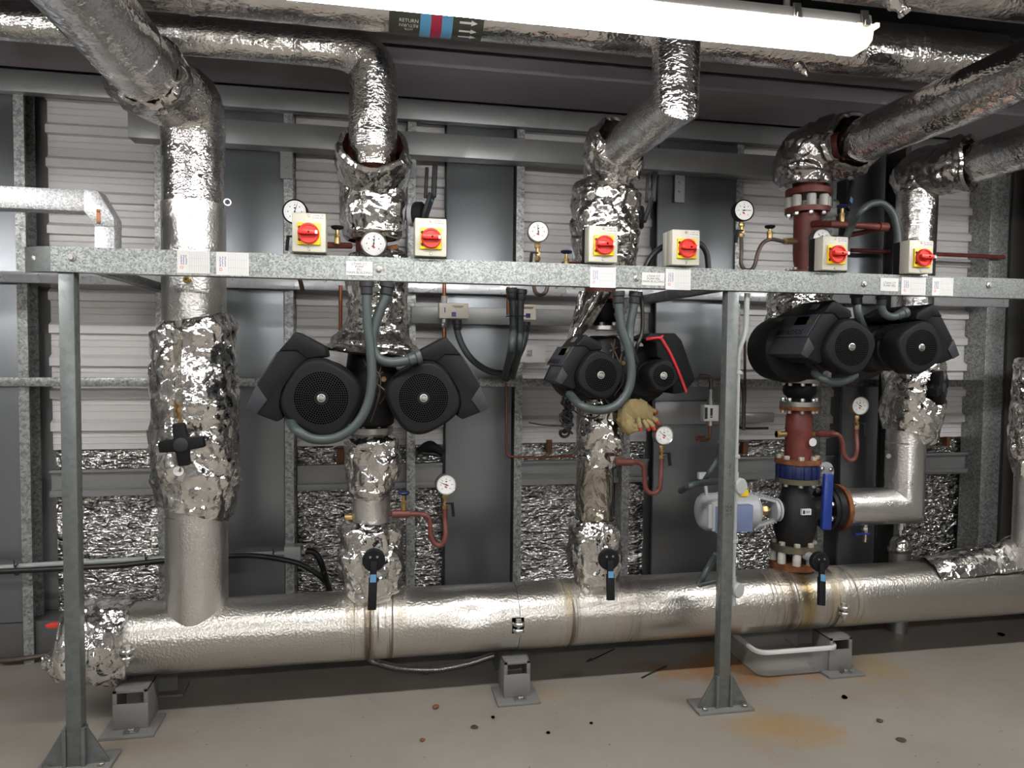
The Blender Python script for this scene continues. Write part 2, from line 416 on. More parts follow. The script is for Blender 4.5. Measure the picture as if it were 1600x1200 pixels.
def jacket(name, label, ringspx, Y, seed, mat_='foil', amp=.014, rows=60, thing=None, pn=None, group=None, **k):
    P = []; R = []
    for py, xl, xr in ringspx:
        c, r = vp(xl, xr, py, Y); P.append(c); R.append(r)
    mb = M(); foil_tube(mb, P, R, seed, rows=rows, amp=amp, **k)
    if thing: return thing.part(pn or 'foil_jacket', mb, mat_, sharp=.45)
    return single(name, mb, mat_, label, 'insulation', o=P[-1], group=group, sharp=.45)
def hexn(mb, c, ax, r, h, phase=0): return mb.lathe([(r*.92, 0), (r, h*.12), (r, h*.85), (r*.85, h)], c, ax, 6, phase)

# ================================================================== the room
HX = lambda px: at(px, 960, 3.02).x
STAINS = [(HX(583), .045, 1.), (HX(552), .03, .9), (HX(620), .05, .95), (HX(893), .035, .9), (HX(980), .05, .75), (HX(1215), .07, .8), (HX(1250), .05, 1.), (HX(1310), .05, 1.), (HX(1335), .05, .8)]
PATCH = [(HX(577), .022, .85, (.15, .11, .06)), (HX(893), .018, .5, (.34, .25, .11)), (HX(1238), .028, .8, (.12, .095, .07)), (HX(1262), .035, .85, (.36, .25, .08)), (HX(1222), .05, .35, (.3, .24, .15)), (HX(1300), .03, .4, (.3, .22, .12)), (HX(990), .05, .3, (.3, .25, .17))]
header_mat()
def fp(px, py): p = atz(px, py, 0); return p.x, p.y
R1, R2, R3 = (.27, .14, .055), (.30, .225, .125), (.12, .09, .06)
ST = []
for px, py, rx, ry, k, c in ((1115, 1040, .42, .13, 1., R1), (1200, 1056, .30, .09, .9, R1), (1360, 1045, .24, .16, .8, R2), (1190, 1130, .10, .16, .45, R2), (1225, 1140, .27, .16, .8, (.29, .185, .085)), (850, 1085, .14, .06, .55, R2),
                             (215, 1165, .20, .10, .5, (.22, .17, .12)), (890, 1055, .08, .05, .6, R3), (1420, 1080, .3, .08, .3, R2), (80, 1080, .4, .1, .35, (.2, .165, .13)), (1400, 975, .2, .08, .5, R1)):
    x, y = fp(px, py); ST.append((x, y, rx, ry, k, c))
floor_mat(ST)
XL, XR, YB, ZC = -3.4, 5.4, -6.2, 3.25
St('floor', M().bb(XL-.1, XR+.1, YB-.1, 4.05, -.1, 0), 'floor_paint')
St('ceiling', M().bb(XL-.1, XR+.1, YB-.1, 4.05, ZC, ZC+.1), 'ceiling_paint')
St('wall_left', M().bb(XL-.1, XL, YB, 4.05, 0, ZC), 'wall_paint')
St('wall_right', M().bb(XR, XR+.1, YB, 4.05, 0, ZC), 'wall_paint')
St('wall_front', M().bb(XL, XR, YB-.1, YB, 0, ZC), 'wall_paint')
wall = St('wall_back', M().bb(XL, XR, 3.93, 4.05, 0, ZC), 'rail')
X = lambda px, Y=3.75: at(px, 600, Y).x
zz = lambda py, px, Y: at(px, py, Y).z
zclad = zz(702, 150, 3.86)
def cladding(x0, x1, z0, z1, Y):
    P = .158; prof = []; z = z0; 
    shape = [(0, 0), (.026, 0), (.030, .003), (.034, 0), (.058, 0), (.062, .003), (.066, 0), (.090, 0), (.094, .028), (.132, .028), (.150, 0)]
    while z < z1:
        for dz, d in shape:
            if z+dz < z1: prof.append((Y-d, z+dz))
        z += P
    prof.append((Y, z1)); n = len(prof)
    vs = [(x0, y, z_) for y, z_ in prof] + [(x1, y, z_) for y, z_ in prof] + [(x0, y+.012, z_) for y, z_ in prof] + [(x1, y+.012, z_) for y, z_ in prof]
    fs = [(i, n+i, n+i+1, i+1) for i in range(n-1)] + [(2*n+i, 2*n+i+1, 3*n+i+1, 3*n+i) for i in range(n-1)]
    fs += [(i, i+1, 2*n+i+1, 2*n+i) for i in range(n-1)] + [(n+i, 3*n+i, 3*n+i+1, n+i+1) for i in range(n-1)] + [(0, 2*n, 3*n, n), (n-1, 2*n-1, 4*n-1, 3*n-1)]
    return M().add(vs, fs)
ztop = 2.80
bays = [(-3.38, X(-420)), (X(-420), X(-330)), (X(64), X(250)), (X(250), X(347)), (X(459), X(640)), (X(640), X(697)), (X(814), X(978)), (X(978), X(1024)), (X(1153), X(1290)), (X(1290), X(1318)), (X(1376), X(1533)), (X(1680), XR-.05)]
for a, b in bays:
    wall.part('cladding_panel', cladding(a+.004, b-.004, zclad, ztop, 3.86), 'cladding', sharp=.2)
    zs = .165
    while zs < .98:          # foil-faced insulation boards behind, lapped one over the other
        h = min(.265, 1.0-zs); q = M(); nx = max(2, int((b-a)/.07)); ny = 5; g = {}
        vs = []
        for i in range(nx+1):
            for j in range(ny+1):
                x = a+.004+(b-a-.008)*i/nx; z = zs+h*j/ny
                vs.append((x, 3.893-.010*noise.noise(V((x*8, z*10, 2)))-.006*(j == ny)-.004*(zs > .4), z+.008*noise.noise(V((x*9, z*7, 5)))*(j in (0, ny))))
        q.add(vs, [(i*(ny+1)+j, (i+1)*(ny+1)+j, (i+1)*(ny+1)+j+1, i*(ny+1)+j+1) for i in range(nx) for j in range(ny)])
        q.add([(x, 3.925, z) for x in (a+.004, b-.004) for z in (zs, zs+h)], [(0, 1, 3, 2)])
        wall.part('insulation_board', q, 'insulation_foil'); zs += h+.002
sheets = [(X(-330), X(29)), (X(346), X(444)), (X(697), X(800)), (X(1024), X(1143)), (X(1318), X(1374)), (X(-560), X(-440))]
for a, b in sheets:
    wall.part('steel_sheet', M().bb(a, b, 3.755, 3.775, .20, 2.74), 'sheet', bevel=.002)
for pa, pb in ((30, 46), (245, 256), (445, 459), (636, 649), (804, 816), (973, 985), (1143, 1153), (1283, 1292), (-440, -420)):
    a, b = X(pa), X(pb); q = M().bb(a, b, 3.742, 3.752, .0, 2.78).bb(a, a+.01, 3.752, 3.86, 0, 2.78).bb(a, b, 3.85, 3.86, 0, 2.78)
    wall.part('stud', q, 'galv_stud')
wall.part('stud', M().bb(X(1527), X(1556), 3.70, 3.86, 0, 2.78), 'galv_stud', bevel=.004)
for a, b in bays[2:11]:
    z0, z1 = zz(766, 500, 3.80), zz(727, 500, 3.80)
    wall.part('cross_rail', M().bb(a+.01, b-.01, 3.82, 3.835, z0, z1).bb(a+.01, b-.01, 3.795, 3.835, z1-.012, z1).bb(a+.01, b-.01, 3.795, 3.835, z0, z0+.012).bb(a+.01, b-.01, 3.795, 3.80, z0, z0+.03), 'rail')
z0 = zz(186, 640, 3.70); wall.part('head_rail', M().bb(XL+.02, X(1600), 3.70, 3.76, z0, z0+.10), 'rail', bevel=.003)
z0, z1 = zz(243, 640, 3.66), zz(207, 640, 3.66)
wall.part('top_rail', M().bb(X(207, 3.66), X(1212, 3.66), 3.64, 3.65, z0, z1).bb(X(207, 3.66), X(1212, 3.66), 3.65, 3.742, z1-.01, z1).bb(X(207, 3.66), X(1212, 3.66), 3.65, 3.742, z0, z0+.01), 'rail', bevel=.002)
z0, z1 = zz(442, 50, 3.70), zz(425, 50, 3.70)
wall.part('back_rail', M().bb(XL+.3, X(1560), 3.69, 3.742, z0, z1), 'rail_light', bevel=.003)
z0, z1 = zz(604, 200, 3.72), zz(590, 200, 3.72)
wall.part('mid_rail', M().bb(XL+.1, X(1565), 3.715, 3.742, z0, z1), 'galv_stud', bevel=.004)
wall.part('cross_channel', M().bb(X(642), X(893), 3.70, 3.742, zz(507, 760, 3.7), zz(481, 760, 3.7)), 'rail', bevel=.003)
wall.part('cross_channel', M().bb(X(1020), X(1120), 3.71, 3.755, zz(663, 1070, 3.72), zz(627, 1070, 3.72)), 'rail', bevel=.003)
wall.part('cross_channel', M().bb(X(1150), X(1205), 3.71, 3.742, zz(660, 1170, 3.72), zz(645, 1170, 3.72)), 'rail', bevel=.003)
q = M(); x0, x1 = X(808), X(850); za, zb = zz(566, 830, 3.73), zz(539, 830, 3.73); xa, xb = X(821), X(829)
q.bb(x0, xa, 3.725, 3.74, za, zb).bb(xb, x1, 3.725, 3.74, za, zb).bb(xa, xb, 3.725, 3.74, za, za+.03).bb(xa, xb, 3.725, 3.74, zb-.025, zb)
wall.part('slotted_plate', q, 'cladding')
for px, py in ((447, 250), (640, 250), (980, 262), (1062, 290)):
    p = at(px, py, 3.73); q = M().bb(p.x-.028, p.x+.028, 3.728, 3.742, p.z-.09, p.z+.07)
    for dz in (-.03, .02): q.lathe([(.008, 0), (.008, .006)], (p.x, 3.728, p.z+dz), (0, -1, 0), 8)
    wall.part('cleat', q, 'rail')
for px, py, wd, h in ((533, 714, .045, .085), (858, 697, .03, .07), (1164, 700, .03, .07), (1480, 690, .02, .06)):
    p = at(px, py, 3.85); wall.part('timber_batten', M().bb(p.x-wd/2, p.x+wd/2, 3.84, 3.88, p.z-h/2, p.z+h/2), 'timber')
St('baseboard_back', M().bb(XL, XR, 3.765, 3.93, 0, .195), 'skirting', bevel=.004)
# steel columns and roof beams
def ibeam(axis, a, b, c1, c2, hh, ww, t=.014):
    m = M()
    if axis == 'x': m.bb(a, b, c1-ww/2, c1+ww/2, c2, c2+t).bb(a, b, c1-ww/2, c1+ww/2, c2+hh-t, c2+hh).bb(a, b, c1-.006, c1+.006, c2+t, c2+hh-t)
    else: m.bb(c1-ww/2, c1+ww/2, c2-hh/2, c2-hh/2+t, a, b).bb(c1-ww/2, c1+ww/2, c2+hh/2-t, c2+hh/2, a, b).bb(c1-.006, c1+.006, c2-hh/2+t, c2+hh/2-t, a, b)
    return m
St('trim_1', ibeam('x', XL, XR, 3.40, 2.735, .26, .40), 'beam_paint')
St('trim_2', ibeam('x', XL, XR, 3.06, 2.80, .20, .20), 'beam_paint')
_a, _b = at(1373, 600, 3.70).x, at(1412, 600, 3.54).x; St('trim_3', ibeam('z', 0, 2.73, (_a+_b)/2, 3.62, .16, _b-_a), 'column_paint')
St('trim_4', ibeam('z', 0, 2.73, at(1569, 600, 3.70).x+.10, 3.60, .20, .20), 'column_paint')
wall.part('corner_panel', M().bb(X(1630), XR, 3.70, 3.76, .2, 2.7), 'sheet')

# ------------------------------------------------------------------ strip lights
def strip_light(X1, Yc, z0, label, length=1.8):
    X0 = X1-length; t = T('strip_light', label, 'lamp', ((X0+X1)/2, Yc, z0+.08), group='fluorescent strip lights')
    P = lambda u, v, d: V((d, Yc+u, z0+v))
    t.part('body', M().prism([(-.050, .050), (.050, .050), (.044, .082), (-.044, .082)], P, X0, X1), 'lamp_body', bevel=.006)
    t.part('diffuser', M().prism([(-.049, .049), (-.044, .012), (-.026, .001), (.026, .001), (.040, .012), (.044, .049)], P, X0+.02, X1-.05), 'lamp_glow')
    cap = [(-.056, .051), (-.049, .012), (-.029, .0), (.032, .0), (.054, .014), (.058, .051)]
    q = M().prism(cap, P, X1-.05, X1); q.bb(X1, X1+.012, Yc-.060, Yc+.060, z0+.042, z0+.054)
    for k in range(7): q.bb(X1-.045+k*.006, X1-.043+k*.006, Yc-.03, Yc+.03, z0-.0015, z0+.001)
    t.part('end_cap', q, 'lamp_end', bevel=.002)
    t.part('end_cap', M().prism(cap, P, X0-.03, X0+.02), 'lamp_end', bevel=.004)
    t.part('lip', M().prism([(.045, .030), (.058, .030), (.064, .052), (.052, .052)], P, X0, X1), 'lamp_lip')
    for f in (.04, .3, .585, .875, .985):
        xx = X0+length*f
        q = M().prism([(-.060, .046), (-.053, .046), (-.045, .086), (-.052, .086)], P, xx-.010, xx+.010); q.bb(xx-.007, xx+.007, Yc-.066, Yc-.053, z0+.042, z0+.056); t.part('clip', q, 'steel_dull')
    for f in (.2, .875):
        xx = X0+length*f; t.part('hanger', M().cyl((xx, Yc, z0+.08), (xx, Yc, ZC), .009, n=10), 'conduit_light')
    return t
Z_L = 2.33
for _x, _y, _n in ((1.312, 1.8, 'with grey body in front of the overhead pipes'), (-1.25, 1.8, 'just outside the picture on the left'), (3.95, 1.8, 'just outside the picture on the right'),
                   (-1.0, -1.2, 'behind the viewer, near row, on the left'), (1.6, -1.2, 'behind the viewer, near row, in the middle'), (4.2, -1.2, 'behind the viewer, near row, on the right'),
                   (-.4, -4.0, 'behind the viewer, far row, on the left'), (3.4, -4.0, 'behind the viewer, far row, on the right')):
    strip_light(_x, _y, Z_L, 'lit fluorescent strip light ' + _n)

# ================================================================== pipework overhead
def seam(mb, p, ax, r, h=.004, w_=.012): return mb.lathe([(r, -w_), (r+h, -w_), (r+h, w_), (r, w_)], p, ax, 40)
def zpipe(px, py, Y): return at(px, py, Y)
HB_Y, HB_Z, HB_R = 2.75, 2.784, .108
x1 = at(1588, 90, HB_Y).x
t = T('overhead_pipe', 'thick foil-wrapped pipe running behind the strip light with a colour-banded marker', 'pipe', (0, HB_Y, HB_Z))
q = M().sweep([(XL+.05, HB_Y, HB_Z), (x1, HB_Y, HB_Z)], HB_R, 40); t.part('wrapped_run', q, 'foil_overx')
for px in (300, 1000, 1420): q = M(); seam(q, (at(px, 80, HB_Y).x, HB_Y, HB_Z), (1, 0, 0), HB_R); t.part('tape_band', q, 'foil_tape')
for px, py in ((1252, 108),):
    p = at(px, py, HB_Y); q = M(); foil_tube(q, [(p.x-.03, HB_Y-.02, HB_Z-HB_R+.01), (p.x+.01, HB_Y-.025, HB_Z-HB_R-.028)], [.03, .012], 3, 20, 10, .006, .003, 30, 60); t.part('foil_knot', q, 'foil')
def wrap(y0, x): return lambda u, v: (V((x+u, HB_Y-(HB_R+.0032)*math.cos(y0+v/HB_R), HB_Z+(HB_R+.0032)*math.sin(y0+v/HB_R))))
xa = lambda px: at(px, 40, HB_Y-.07).x
for a, b, m_ in ((608, 657, 'olive'), (657, 674, 'band_blue'), (674, 691, 'band_red'), (691, 708, 'band_blue'), (708, 756, 'olive')):
    q = M().lathe([(HB_R-.002, xa(a)), (HB_R+.002, xa(a)), (HB_R+.002, xa(b)), (HB_R-.002, xa(b))], (0, HB_Y, HB_Z), (1, 0, 0), 48)
    band = t.part('marker_band', q, m_, label={'olive': 'dark olive band', 'band_blue': 'pale blue band', 'band_red': 'crimson band'}[m_])
    if a == 608:
        for s_, sz, ang, dx, fl in (('RETURN', .0185, -.98, 0, 1), ('RETURN', .0185, -1.15, 0, -1), ('HTR', .016, -1.31, 0, -1)):
            f_ = wrap(ang, xa(639)+dx); t.part('lettering', text(s_, sz, (lambda u, v, f=f_, k=fl: f(u*k, v*k))), 'white', band)
    if a == 708:
        for ang in (-.87, -1.18, -1.45):
            f_ = wrap(ang, xa(732)); q = M().add([f_(u, v) for u, v in ((-.032, -.004), (.012, -.004), (.012, .004), (-.032, .004), (.011, -.010), (.034, 0), (.011, .010))], [(0, 1, 2, 3), (4, 5, 6)])
            t.part('arrow', q, 'white', band)
p = at(1592, 62, HB_Y); q = M(); foil_tube(q, [(p.x-.12, HB_Y, HB_Z), (p.x+.03, HB_Y, HB_Z), (p.x+.3, HB_Y, HB_Z)], [.118, .135, .125], 8, 60, 24, .01, .004)
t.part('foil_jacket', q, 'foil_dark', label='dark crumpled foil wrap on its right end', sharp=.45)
# the left-hand branch that turns down into the second riser
pb = at(583, 238, 2.99); HL_Y, HL_Z, HL_R = 3.0, 2.69, .068
bx = at(584, 80, HL_Y).x; q = M()
q.sweep([(XL+.05, HL_Y, HL_Z), (bx-.5, HL_Y, HL_Z), (bx-.3, HL_Y, HL_Z), (bx-.17, HL_Y, HL_Z), (bx-.09, HL_Y, HL_Z-.004), (bx-.02, HL_Y, HL_Z-.04), (bx, HL_Y+.004, HL_Z-.12), (pb.x, HL_Y+.01, 2.46), (pb.x, HL_Y+.02, 2.315)], [.067, .067, .067, .069, .080, .092, .096, .097, .097], 36, smooth=6)
q.lathe([(.097, 0), (.08, -.03), (.074, -.07)], (pb.x, HL_Y+.02, 2.316), n=30)
single('overhead_pipe', q, 'foil_tape', 'foil-wrapped pipe from the far left that bends down into the second riser', 'pipe', o=(bx, HL_Y, HL_Z))
# depth pipes that come over the viewer's head into the riser tops
pa = at(240, 128, 2.95); A_R = .118
q = M().sweep([(pa.x, 3.0, pa.z), (pa.x, -1.5, pa.z)], A_R, 44)
t = T('overhead_pipe', 'widest foil pipe slanting in from the upper left corner', 'pipe', (pa.x, 1.0, pa.z)); t.part('wrapped_run', q, 'foil_over')
for y in (2.62, 1.9): q = M(); seam(q, (pa.x, y, pa.z), (0, 1, 0), A_R, .003, .02); t.part('tape_band', q, 'foil_pipe')
pc = at(968, 232, 3.0); C_R = .083; cy = 2.42
q = M().sweep([(pc.x, 3.02, pc.z), (pc.x, cy, pc.z), (pc.x, cy, ZC-.01)], C_R, 36)
single('overhead_pipe', q, 'foil_tape', 'foil pipe with a mitred elbow under the strip light, above the third riser', 'pipe', o=pc)
pd_ = at(1342, 222, 3.0); D_R = .10
t = T('overhead_pipe', 'long foil pipe slanting up to the right edge from the fourth riser', 'pipe', (pd_.x, 1.5, pd_.z))
t.part('wrapped_run', M().sweep([(pd_.x, 3.02, pd_.z), (pd_.x, -1.5, pd_.z)], D_R, 40), 'foil_over')
pe = at(1512, 258, 3.1); E_R = .097
t = T('overhead_pipe', 'lower foil pipe leaving the right edge above the fifth riser', 'pipe', (pe.x, 1.5, pe.z))
t.part('wrapped_run', M().sweep([(pe.x, 3.14, pe.z), (pe.x, -1.5, pe.z)], E_R, 40), 'foil_over')
TR_Y, TR_Z = 2.06, 2.705
t = T('overhead_pipe', 'foil pipe across the top right corner above the others', 'pipe', (2, TR_Y, TR_Z))
t.part('wrapped_run', M().sweep([(at(1200, 0, TR_Y).x, TR_Y, TR_Z), (XR-.05, TR_Y, TR_Z)], .10, 40), 'foil_overx')
p = at(1397, 12, TR_Y); q = M(); foil_tube(q, [(p.x-.03, TR_Y-.03, TR_Z-.09), (p.x+.01, TR_Y-.03, TR_Z-.135)], [.035, .014], 3, 20, 10, .006, .003, 30, 60); t.part('foil_knot', q, 'foil')

# ================================================================== header pipe
HY, HZ, HR = 3.15, .316, .145
h = T('header_pipe', 'long silver-clad header pipe low along the floor with rusty water runs', 'pipe', (.6, HY, HZ))
cuts = [at(188, 1000, 3.02).x, at(812, 960, 3.02).x, at(1300, 930, 3.02).x, XR-.05]
for i, (a, b) in enumerate(zip(cuts, cuts[1:])):
    n, rows = 64, max(12, int((b-a)/.012)); rings = []
    xd, zd = at(738, 965, 3.02).x, at(738, 965, 3.02).z
    for j in range(rows+1):
        x = a+.001+(b-a-.002)*j/rows; ring = []
        for k in range(n):
            th = 2*PI*k/n; o = V((0, math.cos(th), math.sin(th))); r = HR+.0016*(i % 2)+.0012*noise.noise(V((x*5, th, 1)))
            if o.y < 0:      # the dent under the second valve lever
                dx, dz = x-xd, (o.z*HR+HZ)-(zd+.02)
                r -= .022*max(0, 1-abs(dx)/(.13+.25*max(0, dz)))*max(0, 1-abs(dz-.01)/.075)
            ring.append(V((x, HY, HZ))+o*r)
        rings.append(ring)
    h.part('cladding_section', M().rings(rings), 'alu_header', sharp=.8)
for px, py in ((199, 1022), (810, 979), (1318, 953)):
    p = at(px, py, 3.0); q = M().lathe([(.024, .006), (.027, .010), (.027, .018), (.024, .022)], (p.x, 2.998, p.z), n=20).lathe([(.022, -.022), (.025, -.018), (.025, -.010), (.022, -.006)], (p.x, 2.998, p.z), n=20)
    hexn(q, (p.x, 2.998, p.z+.022), (0, 0, 1), .014, .012); q.cyl((p.x, 2.995, p.z-.045), (p.x, 2.995, p.z+.03), .007, n=10); hexn(q, (p.x, 2.995, p.z-.034), (0, 0, 1), .013, .012)
    h.part('clamp_bolt', q, 'steel')
    if px == 810: h.part('bolt_slot', M().bb(p.x-.026, p.x+.026, 3.003, 3.015, p.z-.03, p.z+.035), 'hole')
# supports under it
def support(px0, px1, label, back=True):
    a = fp(px0, 0)[0] if False else px0; 
    c = (px0+px1)/2; wd = px1-px0; t = T('pipe_support', label, 'support', (c, 3.06, 0), 'grey steel supports under the header pipe')
    q = M(); y0, y1, zt = 3.0, 3.14, .168; th = .008
    q.bb(px0, px1, y0, y0+th, .012, .112).bb(px0, px0+.016, y0, y0+th, .112, zt).bb(px1-.016, px1, y0, y0+th, .112, zt).bb(px0, px1, y0, y0+th, zt-.012, zt)
    q.bb(px0, px0+th, y0+th, y1, .012, zt).bb(px1-th, px1, y0+th, y1, .012, zt).bb(px0, px1, y0+th, y1, zt-th, zt)
    t.part('bracket', q, 'support', bevel=.0015)
    t.part('base_plate', M().bb(px0-.035, px1+.035, y0-.055, y1-.02, 0, .012), 'support', bevel=.002)
    q = M().box((c+.01, y0-.025, .015), (.05, .03, .006)); hexn(q, (c+.01, y0-.025, .018), (0, 0, 1), .012, .010); t.part('anchor_bolt', q, 'steel_dull')
    t.part('rear_leg', M().bb(px0+.05, px1+.03, 3.32, 3.335, .01, .20).bb(px0-.0+.02, px1+.06, 3.28, 3.40, 0, .01), 'support')
sx = [(atz(175, 1140, .02).x, atz(228, 1140, .02).x), (atz(789, 1093, .02).x, atz(832, 1093, .02).x), (atz(1301, 1050, .02).x, atz(1336, 1047, .02).x)]
support(*sx[0], 'grey box-shaped pipe support by the left end of the header pipe')
support(*sx[1], 'grey box-shaped pipe support below the middle of the header pipe')
support(*sx[2], 'rust-stained pipe support beside the clear plastic tub')

# ================================================================== steel frame
fr = T('support_frame', 'galvanised steel frame: a long channel beam carried on two square posts', 'frame', (.2, 2.78, 0))
bz0, bz1, bY = 1.762, 1.849, 2.75; bx0 = at(79, 404, bY).x; bx1 = 4.3
fr.part('beam', M().bb(bx0, bx1, bY, bY+.004, bz0, bz1).bb(bx0, bx1, bY+.004, bY+.052, bz0, bz0+.004).bb(bx0, bx1, bY+.004, bY+.052, bz1-.004, bz1), 'galv')
q = M(); pts = [(bx0, bY), (bx0-.045, bY+.012), (bx0-.10, bY+.05), (bx0-.10, bY+.06), (bx0, bY+.052)]
q.prism(pts, lambda u, v, d: V((u, v, d)), bz0, bz1-.001); fr.part('corner_piece', q, 'galv_plain')
def post(px, pbot, zt, m_='galv_plain'):
    x0 = at(px, 700, 2.76).x; y0, y1 = 2.76, 2.81
    o = fr.part('post', M().bb(x0, x0+.05, y0, y1, .012, zt), m_, bevel=.003)
    for s in (-1, 1):
        xx = x0 if s < 0 else x0+.05
        q = M().prism([(0, .012), (.085*s, .012), (.085*s, .022), (.012*s, .150), (0, .150)], lambda u, v, d: V((xx+u, d, v)), y0+.012, y0+.018)
        q.bb(min(xx, xx+.012*s), max(xx, xx+.012*s), y0-.004, y0+.03, .012, .15); fr.part('gusset', q, 'galv_plain')
    fr.part('base_plate', M().bb(x0-.10, x0+.15, y0-.03, y1+.05, 0, .012), 'support', bevel=.002)
    for s in (-.065, .115): q = M(); hexn(q, (x0+s, y0-.008, .012), (0, 0, 1), .012, .012); fr.part('anchor_bolt', q, 'steel_dull')
    return o, x0
post(95, 1195, bz0)
po, rx = post(1132, 1112, bz0)
for s_, py, sz in (('2\n-\n3', 735, .020), ('H-A\nA-Y\nH-Y', 798, .017)):
    z = at(1137, py, 2.76).z; fr.part('stamp', text(s_, sz, lambda u, v: V((rx+.026+u, 2.7590, z+v)), spacing=.9), 'ink', po)
for a, b in ((at(150, 432, 2.80), 0), (at(1130, 460, 2.80), 0)):
    fr.part('wall_bracket', M().bb(a.x-.02, a.x+.02, 2.80, 3.69, 1.765, 1.770).bb(a.x-.02, a.x-.015, 2.80, 3.69, 1.765, 1.81), 'galv_plain')
for px, py in ((50, 402), (113, 403), (592, 421), (995, 435), (1350, 444), (1545, 446)):
    p = at(px, py, bY); q = M().lathe([(.013, 0), (.013, .004), (.009, .006)], (p.x, bY if px > 79 else bY+.03, p.z), (0, -1, 0), 16); hexn(q, (p.x, bY-.004 if px > 79 else bY+.026, p.z), (0, -1, 0), .008, .007); fr.part('bolt', q, 'steel_dull')
# cards and labels stuck to the beam
def beam_xy(px, py): p = at(px, py, bY); return p.x, p.z
def card(x0, x1, y0, y1, seed, pink=False):
    ax, az = beam_xy((x0+x1)/2, (y0+y1)/2); wd = (beam_xy(x1, y0)[0]-beam_xy(x0, y0)[0]); hh = abs(beam_xy(x0, y0)[1]-beam_xy(x0, y1)[1]); yy = bY-.001
    c = fr.part('record_card', M().bb(ax-wd/2, ax+wd/2, yy-.0008, bY, az-hh/2, az+hh/2), 'white', label='white record card with ruled lines')
    q = M(); r = random.Random(seed)
    for i in range(9): x = ax-wd*.12+i*wd*.068; q.bb(x, x+.0007, yy-.0013, yy-.0008, az-hh*.45, az+hh*.45)
    for f in (-.18, .16): q.bb(ax-wd*.14, ax+wd*.46, yy-.0013, yy-.0008, az+hh*f, az+hh*f+.0007)
    fr.part('ruling', q, 'card_line', c, kind='stuff')
    q = M()
    for i in range(24): x = ax-wd*.40+(i % 3)*wd*.075+r.random()*.002; z = az-hh*.12+(i//3)*hh*.055; q.bb(x, x+.0025+.002*r.random(), yy-.0013, yy-.0008, z, z+.0025)
    fr.part('handwriting', q, 'ink_blue', c, kind='stuff')
    q = M()
    for i in range(5): a = i*2*PI/5; q.box((ax-wd*.36+.0045*math.cos(a), yy-.001, az-hh*.25+.0045*math.sin(a)), (.0030, .0006, .0030))
    fr.part('emblem', q, 'ink_red', c, kind='stuff')
for i, c_ in enumerate(((277, 328, 392, 427), (338, 389, 394.5, 430.5), (922, 962, 416, 449.5), (1040, 1079, 420, 453), (1408, 1446, 433, 461), (1456, 1489, 434, 462))): card(*c_, i)
def plate(x0, x1, y0, y1, lines, sz):
    ax, az = beam_xy((x0+x1)/2, (y0+y1)/2); wd = beam_xy(x1, y0)[0]-beam_xy(x0, y0)[0]; hh = beam_xy(x0, y0)[1]-beam_xy(x0, y1)[1]; yy = bY-.003
    c = fr.part('label_plate', M().bb(ax-wd/2, ax+wd/2, yy, bY, az-hh/2, az+hh/2), 'white', label='small engraved white label plate')
    fr.part('lettering', text(lines, sz, lambda u, v: V((ax+u, yy-.0005, az+v)), spacing=.85), 'ink', c)
plate(541, 582, 408.5, 430.5, 'LTHW CT\nPUMP\nP01\nMAIN BUILDING', .0125)
plate(1003, 1038, 426, 446, 'LTHW CT\nPUMP P06\nMAIN BUILDING', .0125)
plate(1375, 1403, 434.5, 455, 'LTHW CT\nPUMP P02', .0135)
# galvanised trunking dropping behind the beam
t = T('cable_trunking', 'galvanised cable trunking with an angled elbow, dropping behind the beam at left', 'trunking', at(165, 385, 2.82))
zA, zB = zz(327, 60, 2.82), zz(293, 60, 2.82); xe0, xe1 = at(131, 300, 2.82).x, at(147, 340, 2.82).x; xe2 = at(178, 340, 2.82).x
t.part('duct', M().bb(XL+.05, xe0, 2.82, 2.90, zA, zB), 'galv_trunk', bevel=.002)
q = M().prism([(xe0, zA), (xe1, zA-.05), (xe2, zA-.05), (xe2, zA-.02), (xe0+.045, zB), (xe0, zB)], lambda u, v, d: V((u, d, v)), 2.817, 2.903); t.part('elbow', q, 'galv_trunk', bevel=.002)
t.part('duct', M().bb(xe1, xe2, 2.82, 2.90, 1.775, zA-.05), 'galv_trunk', bevel=.002)
p = at(154, 338, 2.817); q = M().bb(p.x-.006, p.x+.006, 2.814, 2.82, p.z-.026, p.z+.024); t.part('earth_strap', q, 'copper')
for dz in (.02, -.022): q = M(); q.ball((p.x, 2.813, p.z+dz), .005, 8); t.part('screw', q, 'brass')

# ================================================================== risers
def vpipe(mb, xl, xr, py0, py1, Y, n=32, cap=True):
    a, r = vp(xl, xr, (py0+py1)/2, Y); z0 = at((xl+xr)/2, py0, Y).z; z1 = at((xl+xr)/2, py1, Y).z
    mb.cyl((a.x, Y, z0), (a.x, Y, z1), r, n=n, caps=cap); return V((a.x, Y, z0)), V((a.x, Y, z1)), r
RY = 3.15
